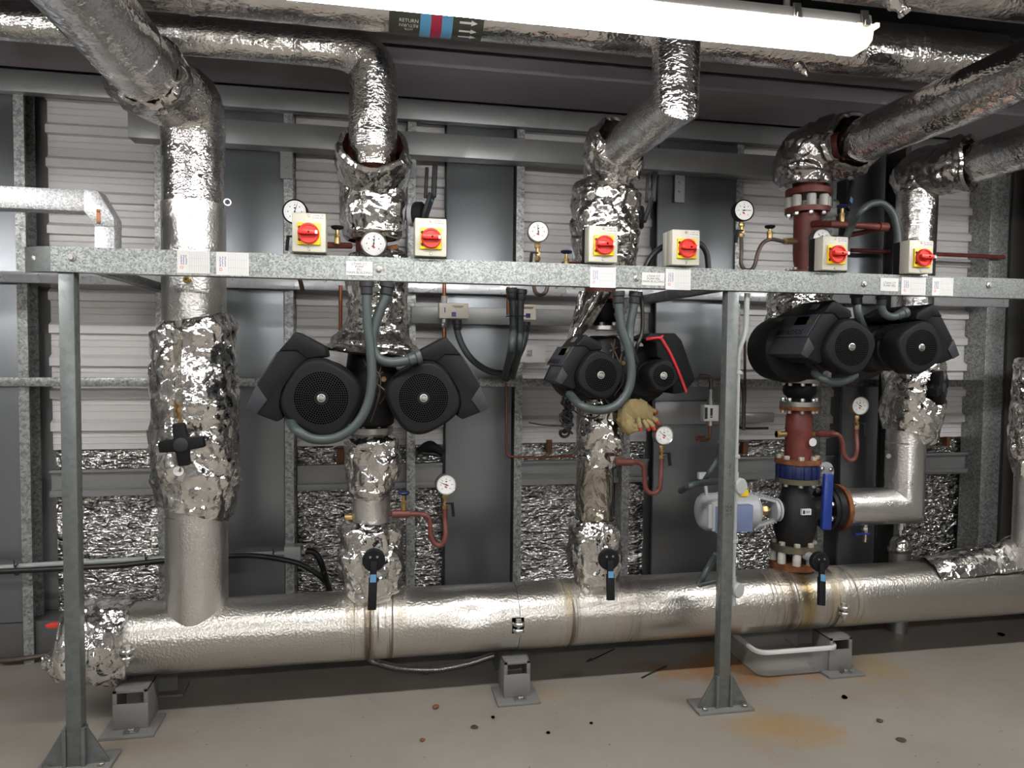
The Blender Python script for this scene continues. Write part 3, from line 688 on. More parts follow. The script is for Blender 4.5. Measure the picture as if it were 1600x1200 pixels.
# first riser
cA, rA = vp(257, 357, 880, RY)
z_top = at(300, 320, RY).z
t = T('riser_pipe', 'thick silver-clad riser standing on the left end of the header pipe', 'pipe', (cA.x, RY, HZ+.1))
zj = at(300, 690, RY).z
t.part('cladding_section', M().cyl((cA.x, RY, HZ+.08), (cA.x, RY, zj-.02), rA, n=48), 'alu')
t.part('cladding_section', M().cyl((cA.x, RY, zj-.015), (cA.x, RY, z_top), rA+.001, n=48), 'alu')
q = M(); zel = pa.z
q.sweep([(cA.x, RY, z_top-.01), (cA.x, RY, zel-.22), (cA.x, RY-.01, zel-.10), (cA.x-.015, RY-.06, zel-.02), (pa.x, RY-.16, zel), (pa.x, RY-.22, zel)], [rA-.004, rA-.004, rA+.004, rA+.012, rA+.012, rA+.012], 40, smooth=5); t.part('wrapped_bend', q, 'foil_tape')
q = M(); seam(q, (cA.x, RY, at(300, 245, RY).z), (0, 0, 1), rA-.003, .004, .02); t.part('tape_band', q, 'foil_pipe')
p = at(293, 437, RY-rA); q = M().lathe([(.016, 0), (.016, .012), (.011, .014), (.011, .026), (.006, .026), (.006, .01)], (p.x, RY-rA+.004, p.z), (0, -1, 0), 16); t.part('test_nipple', q, 'brass')
p = at(352, 318, RY); q = M().lathe([(.011, -.002), (.014, -.002), (.014, .002), (.011, .002)], (cA.x+rA+.014, RY-.03, p.z), (.3, -1, 0), 18, cap=False); t.part('ring', q, 'steel')
q = M(); foil_tube(q, [(pa.x, RY-.20, pa.z), (pa.x, RY-.27, pa.z), (pa.x, RY-.33, pa.z)], [rA+.014, rA+.024, rA+.020], 4, 80, 22, .012, .006, 14, 40, mouth1=True)
single('foil_collar', q, 'foil', 'crinkled foil collar round the widest overhead pipe where it meets the first riser', 'insulation', sharp=.45)
# big jacket with a split and a cross knob
jacket('foil_jacket', 'tall crumpled foil jacket split open over a black cross knob on the first riser', [(800, 262, 350), (785, 246, 372), (740, 233, 376), (650, 233, 374), (580, 232, 371), (520, 234, 372), (504, 240, 360)], RY, 3, amp=.014, amp2=.006, rows=110, n=130, sc=7, core=(cA.x, RY, rA+.002), split=(-.17, .40, 1.2, .036, .06))
def cross_knob(c, r, label, yaw=0, rotz=.12):
    t = T('cross_valve', label, 'valve', c); R = Matrix.Rotation(yaw, 3, 'Z')
    q = M(); L = lambda u, v, d: V(c) + R @ V((u*math.cos(rotz)-v*math.sin(rotz), d, u*math.sin(rotz)+v*math.cos(rotz)))
    a, b = r, r*.30; cc = .05*r
    poly = [(b, b), (b*.9, a), (-b*.9, a), (-b, b), (-a, b*.85), (-a, -b*.85), (-b, -b), (-b*.9, -a), (b*.9, -a), (b, -b), (a, -b*.85), (a, b*.85)]
    q.prism(poly, L, -.022, .022); t.part('handle', q, 'plastic_black', bevel=.006)
    q = M().lathe([(r*.33, 0), (r*.33, .008), (r*.27, .011)], L(0, 0, -.02), R @ V((0, -1, 0)), 20); t.part('hub', q, 'plastic_char')
    q = M().cyl(L(0, 0, .02), L(0, 0, .10), r*.22, n=14); t.part('spindle', q, 'plastic_black'); return t
p = at(285, 694, RY-.165); cross_knob(p, .083, 'black four-armed valve knob poking through the tall foil jacket')
p = at(279, 736, RY-.17); t = T('valve_tag', 'round white tag on a wire below the black cross knob', 'tag', p)
dsk = t.part('disc', M().lathe([(.019, 0), (.019, .002)], p, (0, -1, .1), 24), 'white'); t.part('lettering', text('CV19', .0125, lambda u, v: p+V((u, -.0032-.1*v*0, v))), 'ink', dsk)
t.part('wire', M().sweep([p+V((0, 0, .018)), p+V((-.012, -.006, .05)), p+V((-.016, -.01, .09))], .0015, 6, smooth=4), 'steel')
q = M(); pz = at(283, 632, RY-.13); q.cyl(pz+V((0, .03, -.02)), pz+V((0, -.01, -.02)), .012, n=12); q.cyl(pz+V((-.002, 0, -.08)), pz+V((0, 0, .0)), .01, n=10)
single('drain_fitting', q, 'brass', 'small brass fitting glinting in the split of the tall foil jacket', 'fitting')

# second riser
cB, rB = vp(550, 610, 790, RY)
t = T('riser_pipe', 'second riser: slim silver pipe between crumpled foil jackets', 'pipe', (cB.x, RY, HZ+.1))
t.part('cladding_section', M().cyl((cB.x, RY, HZ+.1), (cB.x, RY, zz(690, 585, RY)), rB, n=40), 'alu')
zr0, zr1 = zz(470, 585, RY), zz(280, 585, RY)
t.part('red_spool', M().cyl((cB.x, RY, zr0), (cB.x, RY, zr1), .066, n=28).lathe([(.10, 0), (.10, .02)], (cB.x, RY, zz(372, 585, RY)), n=28), 'red_oxide')
t.part('red_bend', M().sweep([(cB.x, RY, zr1-.02), (cB.x, RY, zr1+.10), (cB.x, RY-.03, pb.z-.03), (pb.x, RY-.06, pb.z)], .10, 24, smooth=6), 'red_oxide')
q = M().cyl((cB.x-rB-.03, RY, zz(808, 545, RY)), (cB.x-rB+.01, RY, zz(808, 545, RY)), .014, n=12); t.part('test_nipple', q, 'brass')
jacket('foil_jacket', 'crumpled foil jacket round the foot of the second riser behind a black lever', [(938, 560, 618), (918, 540, 630), (880, 529, 634), (830, 530, 632), (814, 537, 626)], RY, 11, amp=.014, amp2=.006, rows=70, n=110, core=(cB.x, RY, rB))
jacket('foil_jacket', 'crumpled foil jacket just beneath the left twin pump', [(775, 552, 612), (760, 541, 620), (725, 536, 627), (690, 538, 624), (672, 552, 610)], RY, 12, amp=.015, rows=60, n=100, core=(cB.x, RY, rB))
jacket('foil_jacket', 'crumpled foil jacket between the beam and the left twin pump, flared at its hem', [(552, 500, 668), (540, 516, 655), (515, 536, 640), (470, 541, 636), (415, 536, 640), (398, 542, 632)], RY, 13, amp=.014, amp2=.006, rows=80, n=110, lip0=.8, core=(cB.x, RY, .068))
jacket('foil_jacket', 'smooth shiny foil drum on the second riser above the beam', [(372, 540, 628), (364, 533, 634), (330, 529, 638), (300, 530, 637), (288, 540, 630)], RY, 14, mat_='foil_smooth', amp=.007, amp2=.003, rows=60, n=100, lip0=.9, core=(cB.x, RY, .102))
q = M(); foil_tube(q, [(cB.x, RY+.07, pb.z-.085), (pb.x, RY+.02, pb.z-.06), (pb.x, RY-.06, pb.z-.02), (pb.x, RY-.14, pb.z+.03)], [.11, .148, .155, .146], 15, 110, 46, .012, .005, mouth1=True, lip0=.5)
q.lathe([(.145, zz(296, 583, RY)), (.125, zz(286, 583, RY)), (.10, zz(272, 583, RY))], (cB.x, RY, 0), n=40)
single('foil_jacket', q, 'foil_smooth', 'open-mouthed foil bag round the bend at the top of the second riser', 'insulation', sharp=.45)
q = M()
for a in (-2.3, -1.0, -.35): o = V((pb.x+.118*math.cos(a), RY-.10, pb.z-.005+.112*math.sin(a))); q2 = hexn(q, o, (0, -1, .3), .014, .016)
single('flange_bolts', q, 'steel', 'zinc bolt heads inside the open foil bag of the second riser', 'bolts', kind='stuff')

# third riser
cC, rC = vp(900, 959, 770, RY)
t = T('riser_pipe', 'third riser: pipe wrapped in clear film above its crumpled foot jacket', 'pipe', (cC.x, RY, HZ+.1))
t.part('lower_run', M().cyl((cC.x, RY, HZ+.1), (cC.x, RY, zz(640, 935, RY)), rC, n=40), 'film')
t.part('upper_spool', M().cyl((cC.x+.01, RY, zz(470, 940, RY)), (cC.x+.02, RY, zz(262, 945, RY)), .07, n=24), 'red_oxide')
bel = vp(922, 964, 490, RY)[0]
q = M().lathe([(.055, -.075), (.055, -.045), (.075, -.02), (.078, 0), (.075, .02), (.055, .045), (.055, .075)], bel, n=28); t.part('rubber_bellows', q, 'rubber')
for dz, m_ in ((-.075, 'steel'), (.062, 'red_oxide')):
    q = M().lathe([(.092, 0), (.092, .018)], bel+V((0, 0, dz)), n=32); fl = t.part('flange', q, m_)
    for k in range(8): a = PI/8+k*PI/4; q = M(); hexn(q, bel+V((.075*math.cos(a), .075*math.sin(a), dz+.018)), (0, 0, 1), .012, .016); t.part('bolt', q, 'steel', fl)
jacket('foil_jacket', 'crumpled foil jacket round the foot of the third riser behind a black lever', [(915, 912, 955), (905, 900, 965), (870, 890, 971), (830, 886, 970), (812, 893, 964)], RY, 21, amp=.014, amp2=.006, rows=64, n=110, core=(cC.x, RY, rC))
jacket('foil_jacket', 'crumpled foil jacket under the middle twin pump beside the hanging gloves', [(727, 898, 958), (715, 895, 968), (680, 899, 975), (640, 903, 975), (624, 910, 966)], RY, 22, amp=.014, rows=64, n=100, core=(cC.x, RY, rC))
q = M(); P_, R_ = [], []
for py, xl, xr in ((540, 884, 912), (520, 886, 930), (480, 893, 958), (440, 896, 985), (400, 893, 996), (345, 892, 1000), (305, 892, 1002), (291, 905, 992)):
    c, r = vp(xl, xr, py, RY); P_.append(c); R_.append(r)
foil_tube(q, P_[3:], R_[3:], 23, 120, 84, .017, .006, lip0=.85)
single('foil_jacket', q, 'foil', 'baggy crumpled foil drum on the third riser behind a red-knobbed isolator', 'insulation', sharp=.45)
# the loose hem of that jacket hangs open in two flaps
for nm, pl in (('left', [((905, 455), (958, 455)), ((897, 490), (945, 475)), ((890, 515), (927, 505)), ((884, 540), (908, 525))]), ('right', [((955, 455), (972, 455)), ((958, 480), (972, 480)), ((961, 500), (970, 500)), ((964, 522), (968, 522))])):
    q = M(); g = []
    for i, ((ax_, ay), (bx_, by)) in enumerate(pl):
        for j in range(9):
            px = ax_+(bx_-ax_)*j/8; py = ay+(by-ay)*j/8; Y_ = 3.03 + .035*math.sin(j*.9+i) + (0 if nm == 'left' else .02); g.append(at(px, py, Y_))
    vs = g + [p+V((0, .006, 0)) for p in g]; n_ = len(g)
    fs = [(i*9+j, i*9+j+1, (i+1)*9+j+1, (i+1)*9+j) for i in range(3) for j in range(8)]; fs += [tuple(k+n_ for k in f[::-1]) for f in fs]
    single('foil_flap', q.add(vs, fs), 'foil', 'torn foil flap hanging on the %s of the middle pump\'s rubber bellows' % nm, 'insulation', sharp=1.2)
q = M(); eC = at(962, 245, RY)
foil_tube(q, [(eC.x-.03, RY, zz(290, 955, RY)), (eC.x-.03, RY, zz(272, 955, RY)), (eC.x-.02, RY-.03, pc.z-.03), (pc.x-.01, RY-.09, pc.z+.01), (pc.x, RY-.15, pc.z+.05)], [.10, .120, .132, .130, .118], 24, 110, 60, .016, .006, mouth1=True, lip0=.5)
single('foil_jacket', q, 'foil', 'crumpled foil bag round the bend at the top of the third riser', 'insulation', sharp=.45)

# fourth riser: bare red steel and valves
def bolts(t, parent, c, r, n, s, h_, m_='steel', phase=0, ax=(0, 0, 1), rr=None):
    ax = V(ax).normalized(); u, w_ = frame(ax)
    for k in range(n):
        a = phase+2*PI*k/n; q = M(); hexn(q, V(c)+(u*math.cos(a)+w_*math.sin(a))*r, ax, s, h_) if rr is None else q.lathe([(rr, 0), (rr, h_*.9), (rr*.8, h_)], V(c)+(u*math.cos(a)+w_*math.sin(a))*r, ax, 14)
        t.part('bolt' if rr is None else 'bolt_sleeve', q, m_, parent)
DY = 3.20
cD, rD = vp(1226, 1269, 690, DY)
Z = lambda py: zz(py, 1250, DY)
t = T('riser_pipe', 'red-painted steel riser with bolted flanges, lower half below the big twin pump', 'pipe', (cD.x, DY, Z(720)))
q = M().lathe([(rD, Z(722)), (rD, Z(672)), (rD*1.02, Z(670)), (rD, Z(668)), (rD*.97, Z(650)), (rD*.72, Z(637)), (rD*.72, Z(628))], (cD.x, DY, 0), n=32); t.part('spool', q, 'red_oxide')
f1 = t.part('flange', M().lathe([(.108, Z(723)), (.108, Z(716))], (cD.x, DY, 0), n=40), 'rust', label='rusty lower flange'); bolts(t, f1, (cD.x, DY, Z(716)), .088, 8, .014, .018, 'stone', PI/8)
f2 = t.part('flange', M().lathe([(.092, Z(640)), (.092, Z(634))], (cD.x, DY, 0), n=40), 'rust', label='rusty upper flange'); bolts(t, f2, (cD.x, DY, Z(640)-.016), .076, 8, .012, .015, 'steel', PI/8)
f3 = t.part('flange', M().lathe([(.092, Z(634)), (.092, Z(627))], (cD.x, DY, 0), n=40), 'steel_dull', label='bare steel flange'); bolts(t, f3, (cD.x, DY, Z(627)), .076, 8, .012, .018, 'steel', PI/8)
for px0, px1 in ((1213, 1228), (1266, 1284)):
    a = at(px0, 678, DY); b = at(px1, 678, DY); q = M().cyl((a.x, DY, Z(678)), (b.x, DY, Z(678)), .014, n=14); hexn(q, (a.x if px0 < 1240 else b.x-.02, DY, Z(678)), (1, 0, 0), .019, .02); t.part('side_boss', q, 'brass')
p = at(1270, 691, DY-.08); t.part('tag', M().lathe([(.02, 0), (.02, .002)], p, (0, -1, 0), 18), 'white')
q = M().lathe([(.055, Z(627)), (.056, Z(622)), (.075, Z(616)), (.080, Z(609)), (.075, Z(602)), (.056, Z(596)), (.055, Z(592))], (cD.x, DY, 0), n=30)
single('rubber_bellows', q, 'rubber', 'black rubber bellows under the big twin pump', 'bellows')
t = T('flange', 'bare steel flange on top of the black rubber bellows', 'flange', (cD.x, DY, Z(598)))
f4 = t.part('disc', M().lathe([(.09, Z(598)), (.09, Z(592))], (cD.x, DY, 0), n=36), 'steel_dull'); bolts(t, f4, (cD.x, DY, Z(598)-.014), .074, 8, .011, .014, 'steel', PI/8)
# butterfly valve (blue), below the spool
t = T('butterfly_valve', 'blue butterfly valve with a long blue lever hanging from its grey disc', 'valve', (cD.x, DY, Z(742)))
q = M().lathe([(.100, Z(745)), (.104, Z(741)), (.104, Z(728)), (.100, Z(724))], (cD.x, DY, 0), n=40); bd = t.part('body', q, 'blue_dark')
for k in range(10): a = -PI/2+(k-4.5)*.36; q = M().bb(-.012, .012, -.006, .006, Z(744), Z(725)); R = Matrix.Rotation(a+PI/2, 3, 'Z'); q.v = [R @ p+V((cD.x+.104*math.cos(a), DY+.104*math.sin(a), 0)) for p in q.v]; t.part('lug', q, 'blue_dark', bd, bevel=.003)
p = at(1288, 738, DY-.06); q = M().cyl((cD.x+.08, DY-.02, p.z), p+V((0, .02, 0)), .022, n=16); t.part('neck', q, 'blue_dark')
q = M().lathe([(.052, 0), (.052, .010)], p, (.2, -1, 0), 30); dk = t.part('notch_disc', q, 'grey_act')
for a in (.6, 2.4): q = M(); hexn(q, p+V((.03*math.cos(a), -.012, .03*math.sin(a))), (.2, -1, 0), .012, .012); t.part('bolt', q, 'steel', dk)
l0 = at(1294, 740, DY-.10); l1 = at(1290, 828, DY-.13); q = M().bar(l0, l1, .050, .026, (0, 1, 0)); t.part('lever', q, 'blue', bevel=.008)
# check valve (black)
t = T('check_valve', 'bulging black cast check valve below the blue butterfly valve', 'valve', (cD.x, DY, Z(848)))
q = M().lathe([(.066, Z(752)), (.064, Z(762)), (.070, Z(772)), (.094, Z(790)), (.104, Z(808)), (.100, Z(826)), (.086, Z(842)), (.08, Z(850))], (cD.x-.008, DY, 0), n=36); bdy = t.part('body', q, 'cast_black')
f = t.part('flange', M().lathe([(.104, Z(753)), (.104, Z(745))], (cD.x, DY, 0), n=40), 'dirty_flange', label='grimy top flange'); bolts(t, f, (cD.x, DY, Z(753)-.014), .088, 8, .013, .014, 'steel', PI/8)
f = t.part('flange', M().lathe([(.112, Z(857)), (.112, Z(848))], (cD.x-.01, DY, 0), n=40), 'dirty_flange', label='stained bottom flange'); bolts(t, f, (cD.x-.01, DY, Z(848)), .092, 8, .015, .018, 'stone', PI/8)
p = at(1260, 800, DY-.105); lb = t.part('maker_plate', M().bb(p.x-.024, p.x+.024, p.y-.003, p.y+.012, p.z-.014, p.z+.014), 'white')
q = M().bb(p.x-.020, p.x-.010, p.y-.004, p.y-.003, p.z-.009, p.z+.009); 
for k in range(4): q.bb(p.x-.004+k*.006, p.x-.002+k*.006, p.y-.004, p.y-.003, p.z-.006, p.z+.006)
t.part('print', q, 'ink', lb, kind='stuff')
# foot flange on the header
t = T('foot_flange', 'rust-streaked flange pair with pale bolt sleeves where the red riser meets the header pipe', 'flange', (cD.x-.01, DY, Z(895)))
f = t.part('flange', M().lathe([(.112, Z(884)), (.112, Z(875))], (cD.x-.01, DY, 0), n=40), 'rust'); 
t.part('stub', M().cyl((cD.x-.01, DY, HZ+.08), (cD.x-.01, DY, Z(880)), .075, n=30), 'rust')
bolts(t, f, (cD.x-.01, DY, Z(875)), .092, 8, .02, Z(857)-Z(875), 'sleeve', PI/8, rr=.020)
# upper half
cU, rU = vp(1239, 1283, 370, DY); Zu = lambda py: zz(py, 1262, DY)
t = T('riser_pipe', 'red-painted steel riser with bolted flanges, upper half above the beam', 'pipe', (cU.x, DY, Zu(440)))
q = M().lathe([(rU*.72, Zu(445)), (rU*.78, Zu(425)), (rU*.95, Zu(408)), (rU, Zu(395)), (rU, Zu(335))], (cU.x, DY, 0), n=32); t.part('spool', q, 'red_oxide')
f = t.part('flange', M().lathe([(.105, Zu(334)), (.105, Zu(326))], (cU.x, DY, 0), n=40), 'red_oxide'); bolts(t, f, (cU.x, DY, Zu(326)), .086, 8, .02, Zu(308)-Zu(326), 'sleeve', PI/8, rr=.0215); bolts(t, f, (cU.x, DY, Zu(334)-.016), .086, 8, .013, .016, 'steel', PI/8)
f = t.part('flange', M().lathe([(.105, Zu(306)), (.105, Zu(297))], (cU.x, DY, 0), n=40), 'red_oxide')
f = t.part('flange', M().lathe([(.10, Zu(432)), (.10, Zu(424))], (cU.x, DY, 0), n=40), 'red_oxide'); bolts(t, f, (cU.x, DY, Zu(424)), .084, 8, .012, .014, 'steel', PI/8)
t.part('lower_stub', M().cyl((cU.x, DY, Zu(520)), (cU.x, DY, Zu(432)), .055, n=24), 'red_oxide')
t.part('red_bend', M().sweep([(cU.x, DY, Zu(300)), (cU.x, DY, pd_.z-.12), (cU.x+.02, DY-.05, pd_.z-.02), (pd_.x, DY-.16, pd_.z)], .07, 24, smooth=6), 'red_oxide')
q = M(); eD = at(1260, 245, DY)
foil_tube(q, [(cU.x-.02, DY+.0, Zu(290)), (cU.x-.02, DY, Zu(268)), (cU.x+.0, DY-.02, pd_.z-.02), (cU.x+.10, DY-.09, pd_.z+.0), (pd_.x-.02, DY-.20, pd_.z)], [.125, .150, .150, .140, .145], 31, 120, 80, .020, .007, mouth1=True, lip0=.6)
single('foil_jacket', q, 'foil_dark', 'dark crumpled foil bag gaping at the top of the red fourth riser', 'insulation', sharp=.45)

# fifth riser with its bypass into the valve
EY = 3.30
cE, rE = vp(1383, 1448, 690, EY); hx = at(1318, 790, EY-.02).x; hz = zz(791, 1360, EY)
t = T('riser_pipe', 'fifth riser: silver-clad pipe with a mitred elbow turning left above the header pipe', 'pipe', (cE.x, EY, hz))
q = M().sweep([(hx, EY, hz), (cE.x, EY, hz), (cE.x, EY, zz(600, 1415, EY))], rE, 44); t.part('mitred_run', q, 'alu')
q = M(); seam(q, (hx+.02, EY, hz), (1, 0, 0), rE, .003, .012); t.part('end_band', q, 'alu')
t.part('upper_wrapped_run', M().cyl((cE.x+.01, EY, zz(520, 1425, EY)), (cE.x+.02, EY, zz(255, 1430, EY)), rE*1.03, n=40), 'foil_tape')
p = at(1387, 712, EY-.06); q = M(); hexn(q, p, (-.4, -1, 0), .014, .014); t.part('screw', q, 'steel')
p = at(1352, 822, EY); q = M().cyl((p.x, EY, hz-rE-.05), (p.x, EY, hz-rE+.01), .014, n=12); hexn(q, (p.x, EY, hz-rE-.03), (0, 0, 1), .02, .02); q.cyl((p.x, EY, hz-rE-.09), (p.x, EY, hz-rE-.05), .010, n=10)
t.part('drain_cock', q, 'chrome'); q = M().bar((p.x-.075, EY-.02, hz-rE-.042), (p.x+.01, EY-.02, hz-rE-.042), .012, .008); t.part('drain_lever', q, 'blue')
t = T('flange', 'rust-brown flange set upright between the butterfly valves and the mitred pipe', 'flange', (hx-.03, EY, hz))
f = t.part('disc', M().lathe([(.118, 0), (.118, .024)], (hx-.03, EY, hz), (1, 0, 0), 44), 'rust'); bolts(t, f, (hx-.006, EY, hz), .096, 8, .014, .02, 'steel', PI/8, (1, 0, 0))
t = T('wafer_valve', 'black upright butterfly valve half hidden behind the blue lever', 'valve', (hx-.06, EY, hz))
f = t.part('body', M().lathe([(.105, 0), (.112, .006), (.112, .036), (.105, .042)], (hx-.075, EY, hz), (1, 0, 0), 44), 'cast_black')
f = t.part('flange', M().lathe([(.112, 0), (.112, .02)], (hx-.10, EY, hz), (1, 0, 0), 44), 'cast_black'); bolts(t, f, (hx-.10, EY, hz), .090, 8, .014, .016, 'steel', PI/8, (-1, 0, 0))
t.part('stub', M().cyl((cD.x+.03, DY+.03, hz), (hx-.09, EY, hz), .06, n=20), 'cast_black')
jacket('foil_jacket', 'crumpled foil jacket below the right pump head with a black cross knob', [(690, 1388, 1446), (676, 1377, 1470), (640, 1374, 1478), (600, 1377, 1483), (572, 1380, 1478), (560, 1390, 1460)], EY, 41, amp=.013, rows=70, n=110, core=(cE.x, EY, rE))
p = at(1466, 606, EY-.17); cross_knob(p, .085, 'black four-armed valve knob on the right side of the fifth riser jacket', .55, .25)
q = M(); eE = at(1430, 260, EY)
foil_tube(q, [(cE.x+.02, EY, zz(298, 1430, EY)), (cE.x+.02, EY, zz(276, 1430, EY)), (cE.x+.05, EY-.02, pe.z-.0), (pe.x-.08, EY-.08, pe.z+.0), (pe.x-.01, EY-.22, pe.z)], [.11, .125, .135, .125, .135], 42, 110, 70, .014, .006, mouth1=True, lip0=.6)
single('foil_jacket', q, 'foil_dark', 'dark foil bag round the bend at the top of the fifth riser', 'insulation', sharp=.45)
cR, rR = vp(1582, 1640, 780, 3.05)
# a further riser at the right edge, foil heap and steam trap
jacket('foil_jacket', 'crumpled foil jacket cut by the right edge of the picture', [(740, 1580, 1660), (700, 1571, 1672), (640, 1577, 1668), (575, 1582, 1660), (560, 1590, 1650)], 3.05, 51, amp=.014, rows=60, n=100, core=(cR.x, 3.05, rR))
single('riser_pipe', M().cyl((cR.x, 3.05, HZ+.13), (cR.x, 3.05, zz(560, 1610, 3.05)), rR, n=36), 'alu', 'silver-clad riser at the right edge of the picture', 'pipe', o=(cR.x, 3.05, HZ+.13))
q = M(); g = []; nx, ny = 42, 16
for i in range(nx+1):
    for j in range(ny+1):
        px = 1452+(1640-1452)*i/nx; u = i/nx; v = j/ny
        p = at(px, 868, 3.12); x = p.x; y = 3.03+.22*v
        top = HZ+math.sqrt(max(HR**2-(y-HY)**2, 0))+.012+(.008+.085*min(1, u*1.6))*math.sin(PI*min(1, .10+v*.9))*(1+.3*noise.noise(V((x*7, y*9, 4))))
        g.append(V((x+.03*noise.noise(V((v*4, u*3, 1))), y, top+.016*crease(V((x, y, 0)), 9, 6)*min(1, u*3))))
n_ = len(g); vs = g+[p-V((0, 0, .006)) for p in g]; fs = [(i*(ny+1)+j, i*(ny+1)+j+1, (i+1)*(ny+1)+j+1, (i+1)*(ny+1)+j) for i in range(nx) for j in range(ny)]
fs += [tuple(k+n_ for k in f[::-1]) for f in fs]
single('foil_sheet', q.add(vs, fs), 'foil', 'loose crumpled foil sheet lying on the right end of the header pipe', 'insulation', sharp=.45)
p, r = vp(1388, 1424, 860, 3.42); zb = zz(856, 1405, 3.42)
t = T('expansion_pot', 'small domed chrome vessel standing behind the header pipe below the mitred elbow', 'vessel', (p.x, 3.42, 0))
t.part('body', M().cyl((p.x, 3.42, 0), (p.x, 3.42, zb-.02), r*.95, n=28), 'steel_dull'); t.part('rim', M().lathe([(r*1.1, zb-.02), (r*1.15, zb-.005), (r*1.1, zb+.005)], (p.x, 3.42, 0), n=32), 'chrome')
t.part('dome', M().lathe([(r, zb+.004), (r*.93, zb+.03), (r*.7, zb+.055), (r*.3, zb+.07), (.01, zb+.073)], (p.x, 3.42, 0), n=32), 'chrome')
t.part('vent_stem', M().cyl((p.x, 3.42, zb+.07), (p.x, 3.42, zb+.13), .006, n=10).cyl((p.x, 3.42, zb+.10), (p.x, 3.42, zb+.14), .013, n=12), 'white')

# left end of the header: foil jacket, valve and lever
q = M(); xe = [at(px, 1000, HY).x for px in (110, 125, 160, 190, 208)]
foil_tube(q, [(x, HY, HZ) for x in xe], [.150, .166, .168, .166, .160], 61, 110, 50, .012, .005, sc=9)
single('foil_jacket', q, 'foil', 'crumpled foil jacket on the left end of the header pipe', 'insulation', sharp=.45)
q = M(); a = at(112, 1030, HY-.02); b = at(72, 1037, HY-.03)
foil_tube(q, [a, a.lerp(b, .5), b], [.055, .082, .03], 62, 60, 26, .018, .007, sc=18, sc2=45)
single('foil_wrap', q, 'foil', 'knot of foil wrapped on the drain stub at the left end of the header pipe', 'insulation', sharp=.45)
p = at(93, 976, HY-.05); t = T('drain_valve', 'red lever of the drain valve at the left end of the header pipe', 'valve', p)
q = M().prism([(-.05, -.006), (-.03, .018), (.0, .022), (.09, .022), (.09, -.022), (0, -.022), (-.03, -.018)], lambda u, v, d: p+V((u, v, d)), -.007, .007); t.part('lever', q, 'red_lever', bevel=.004)
t.part('stem', M().cyl(p+V((.02, 0, -.10)), p+V((.02, 0, .01)), .012, n=12), 'brass')
q = M().sweep([atz(0, 1032, .03), atz(30, 1030, .03), atz(75, 1028, .04)+V((0, .05, 0))], .012, 10, smooth=5); single('drain_hose', q, 'pipe_dark', 'thin dark hose on the floor left of the header pipe', 'hose')

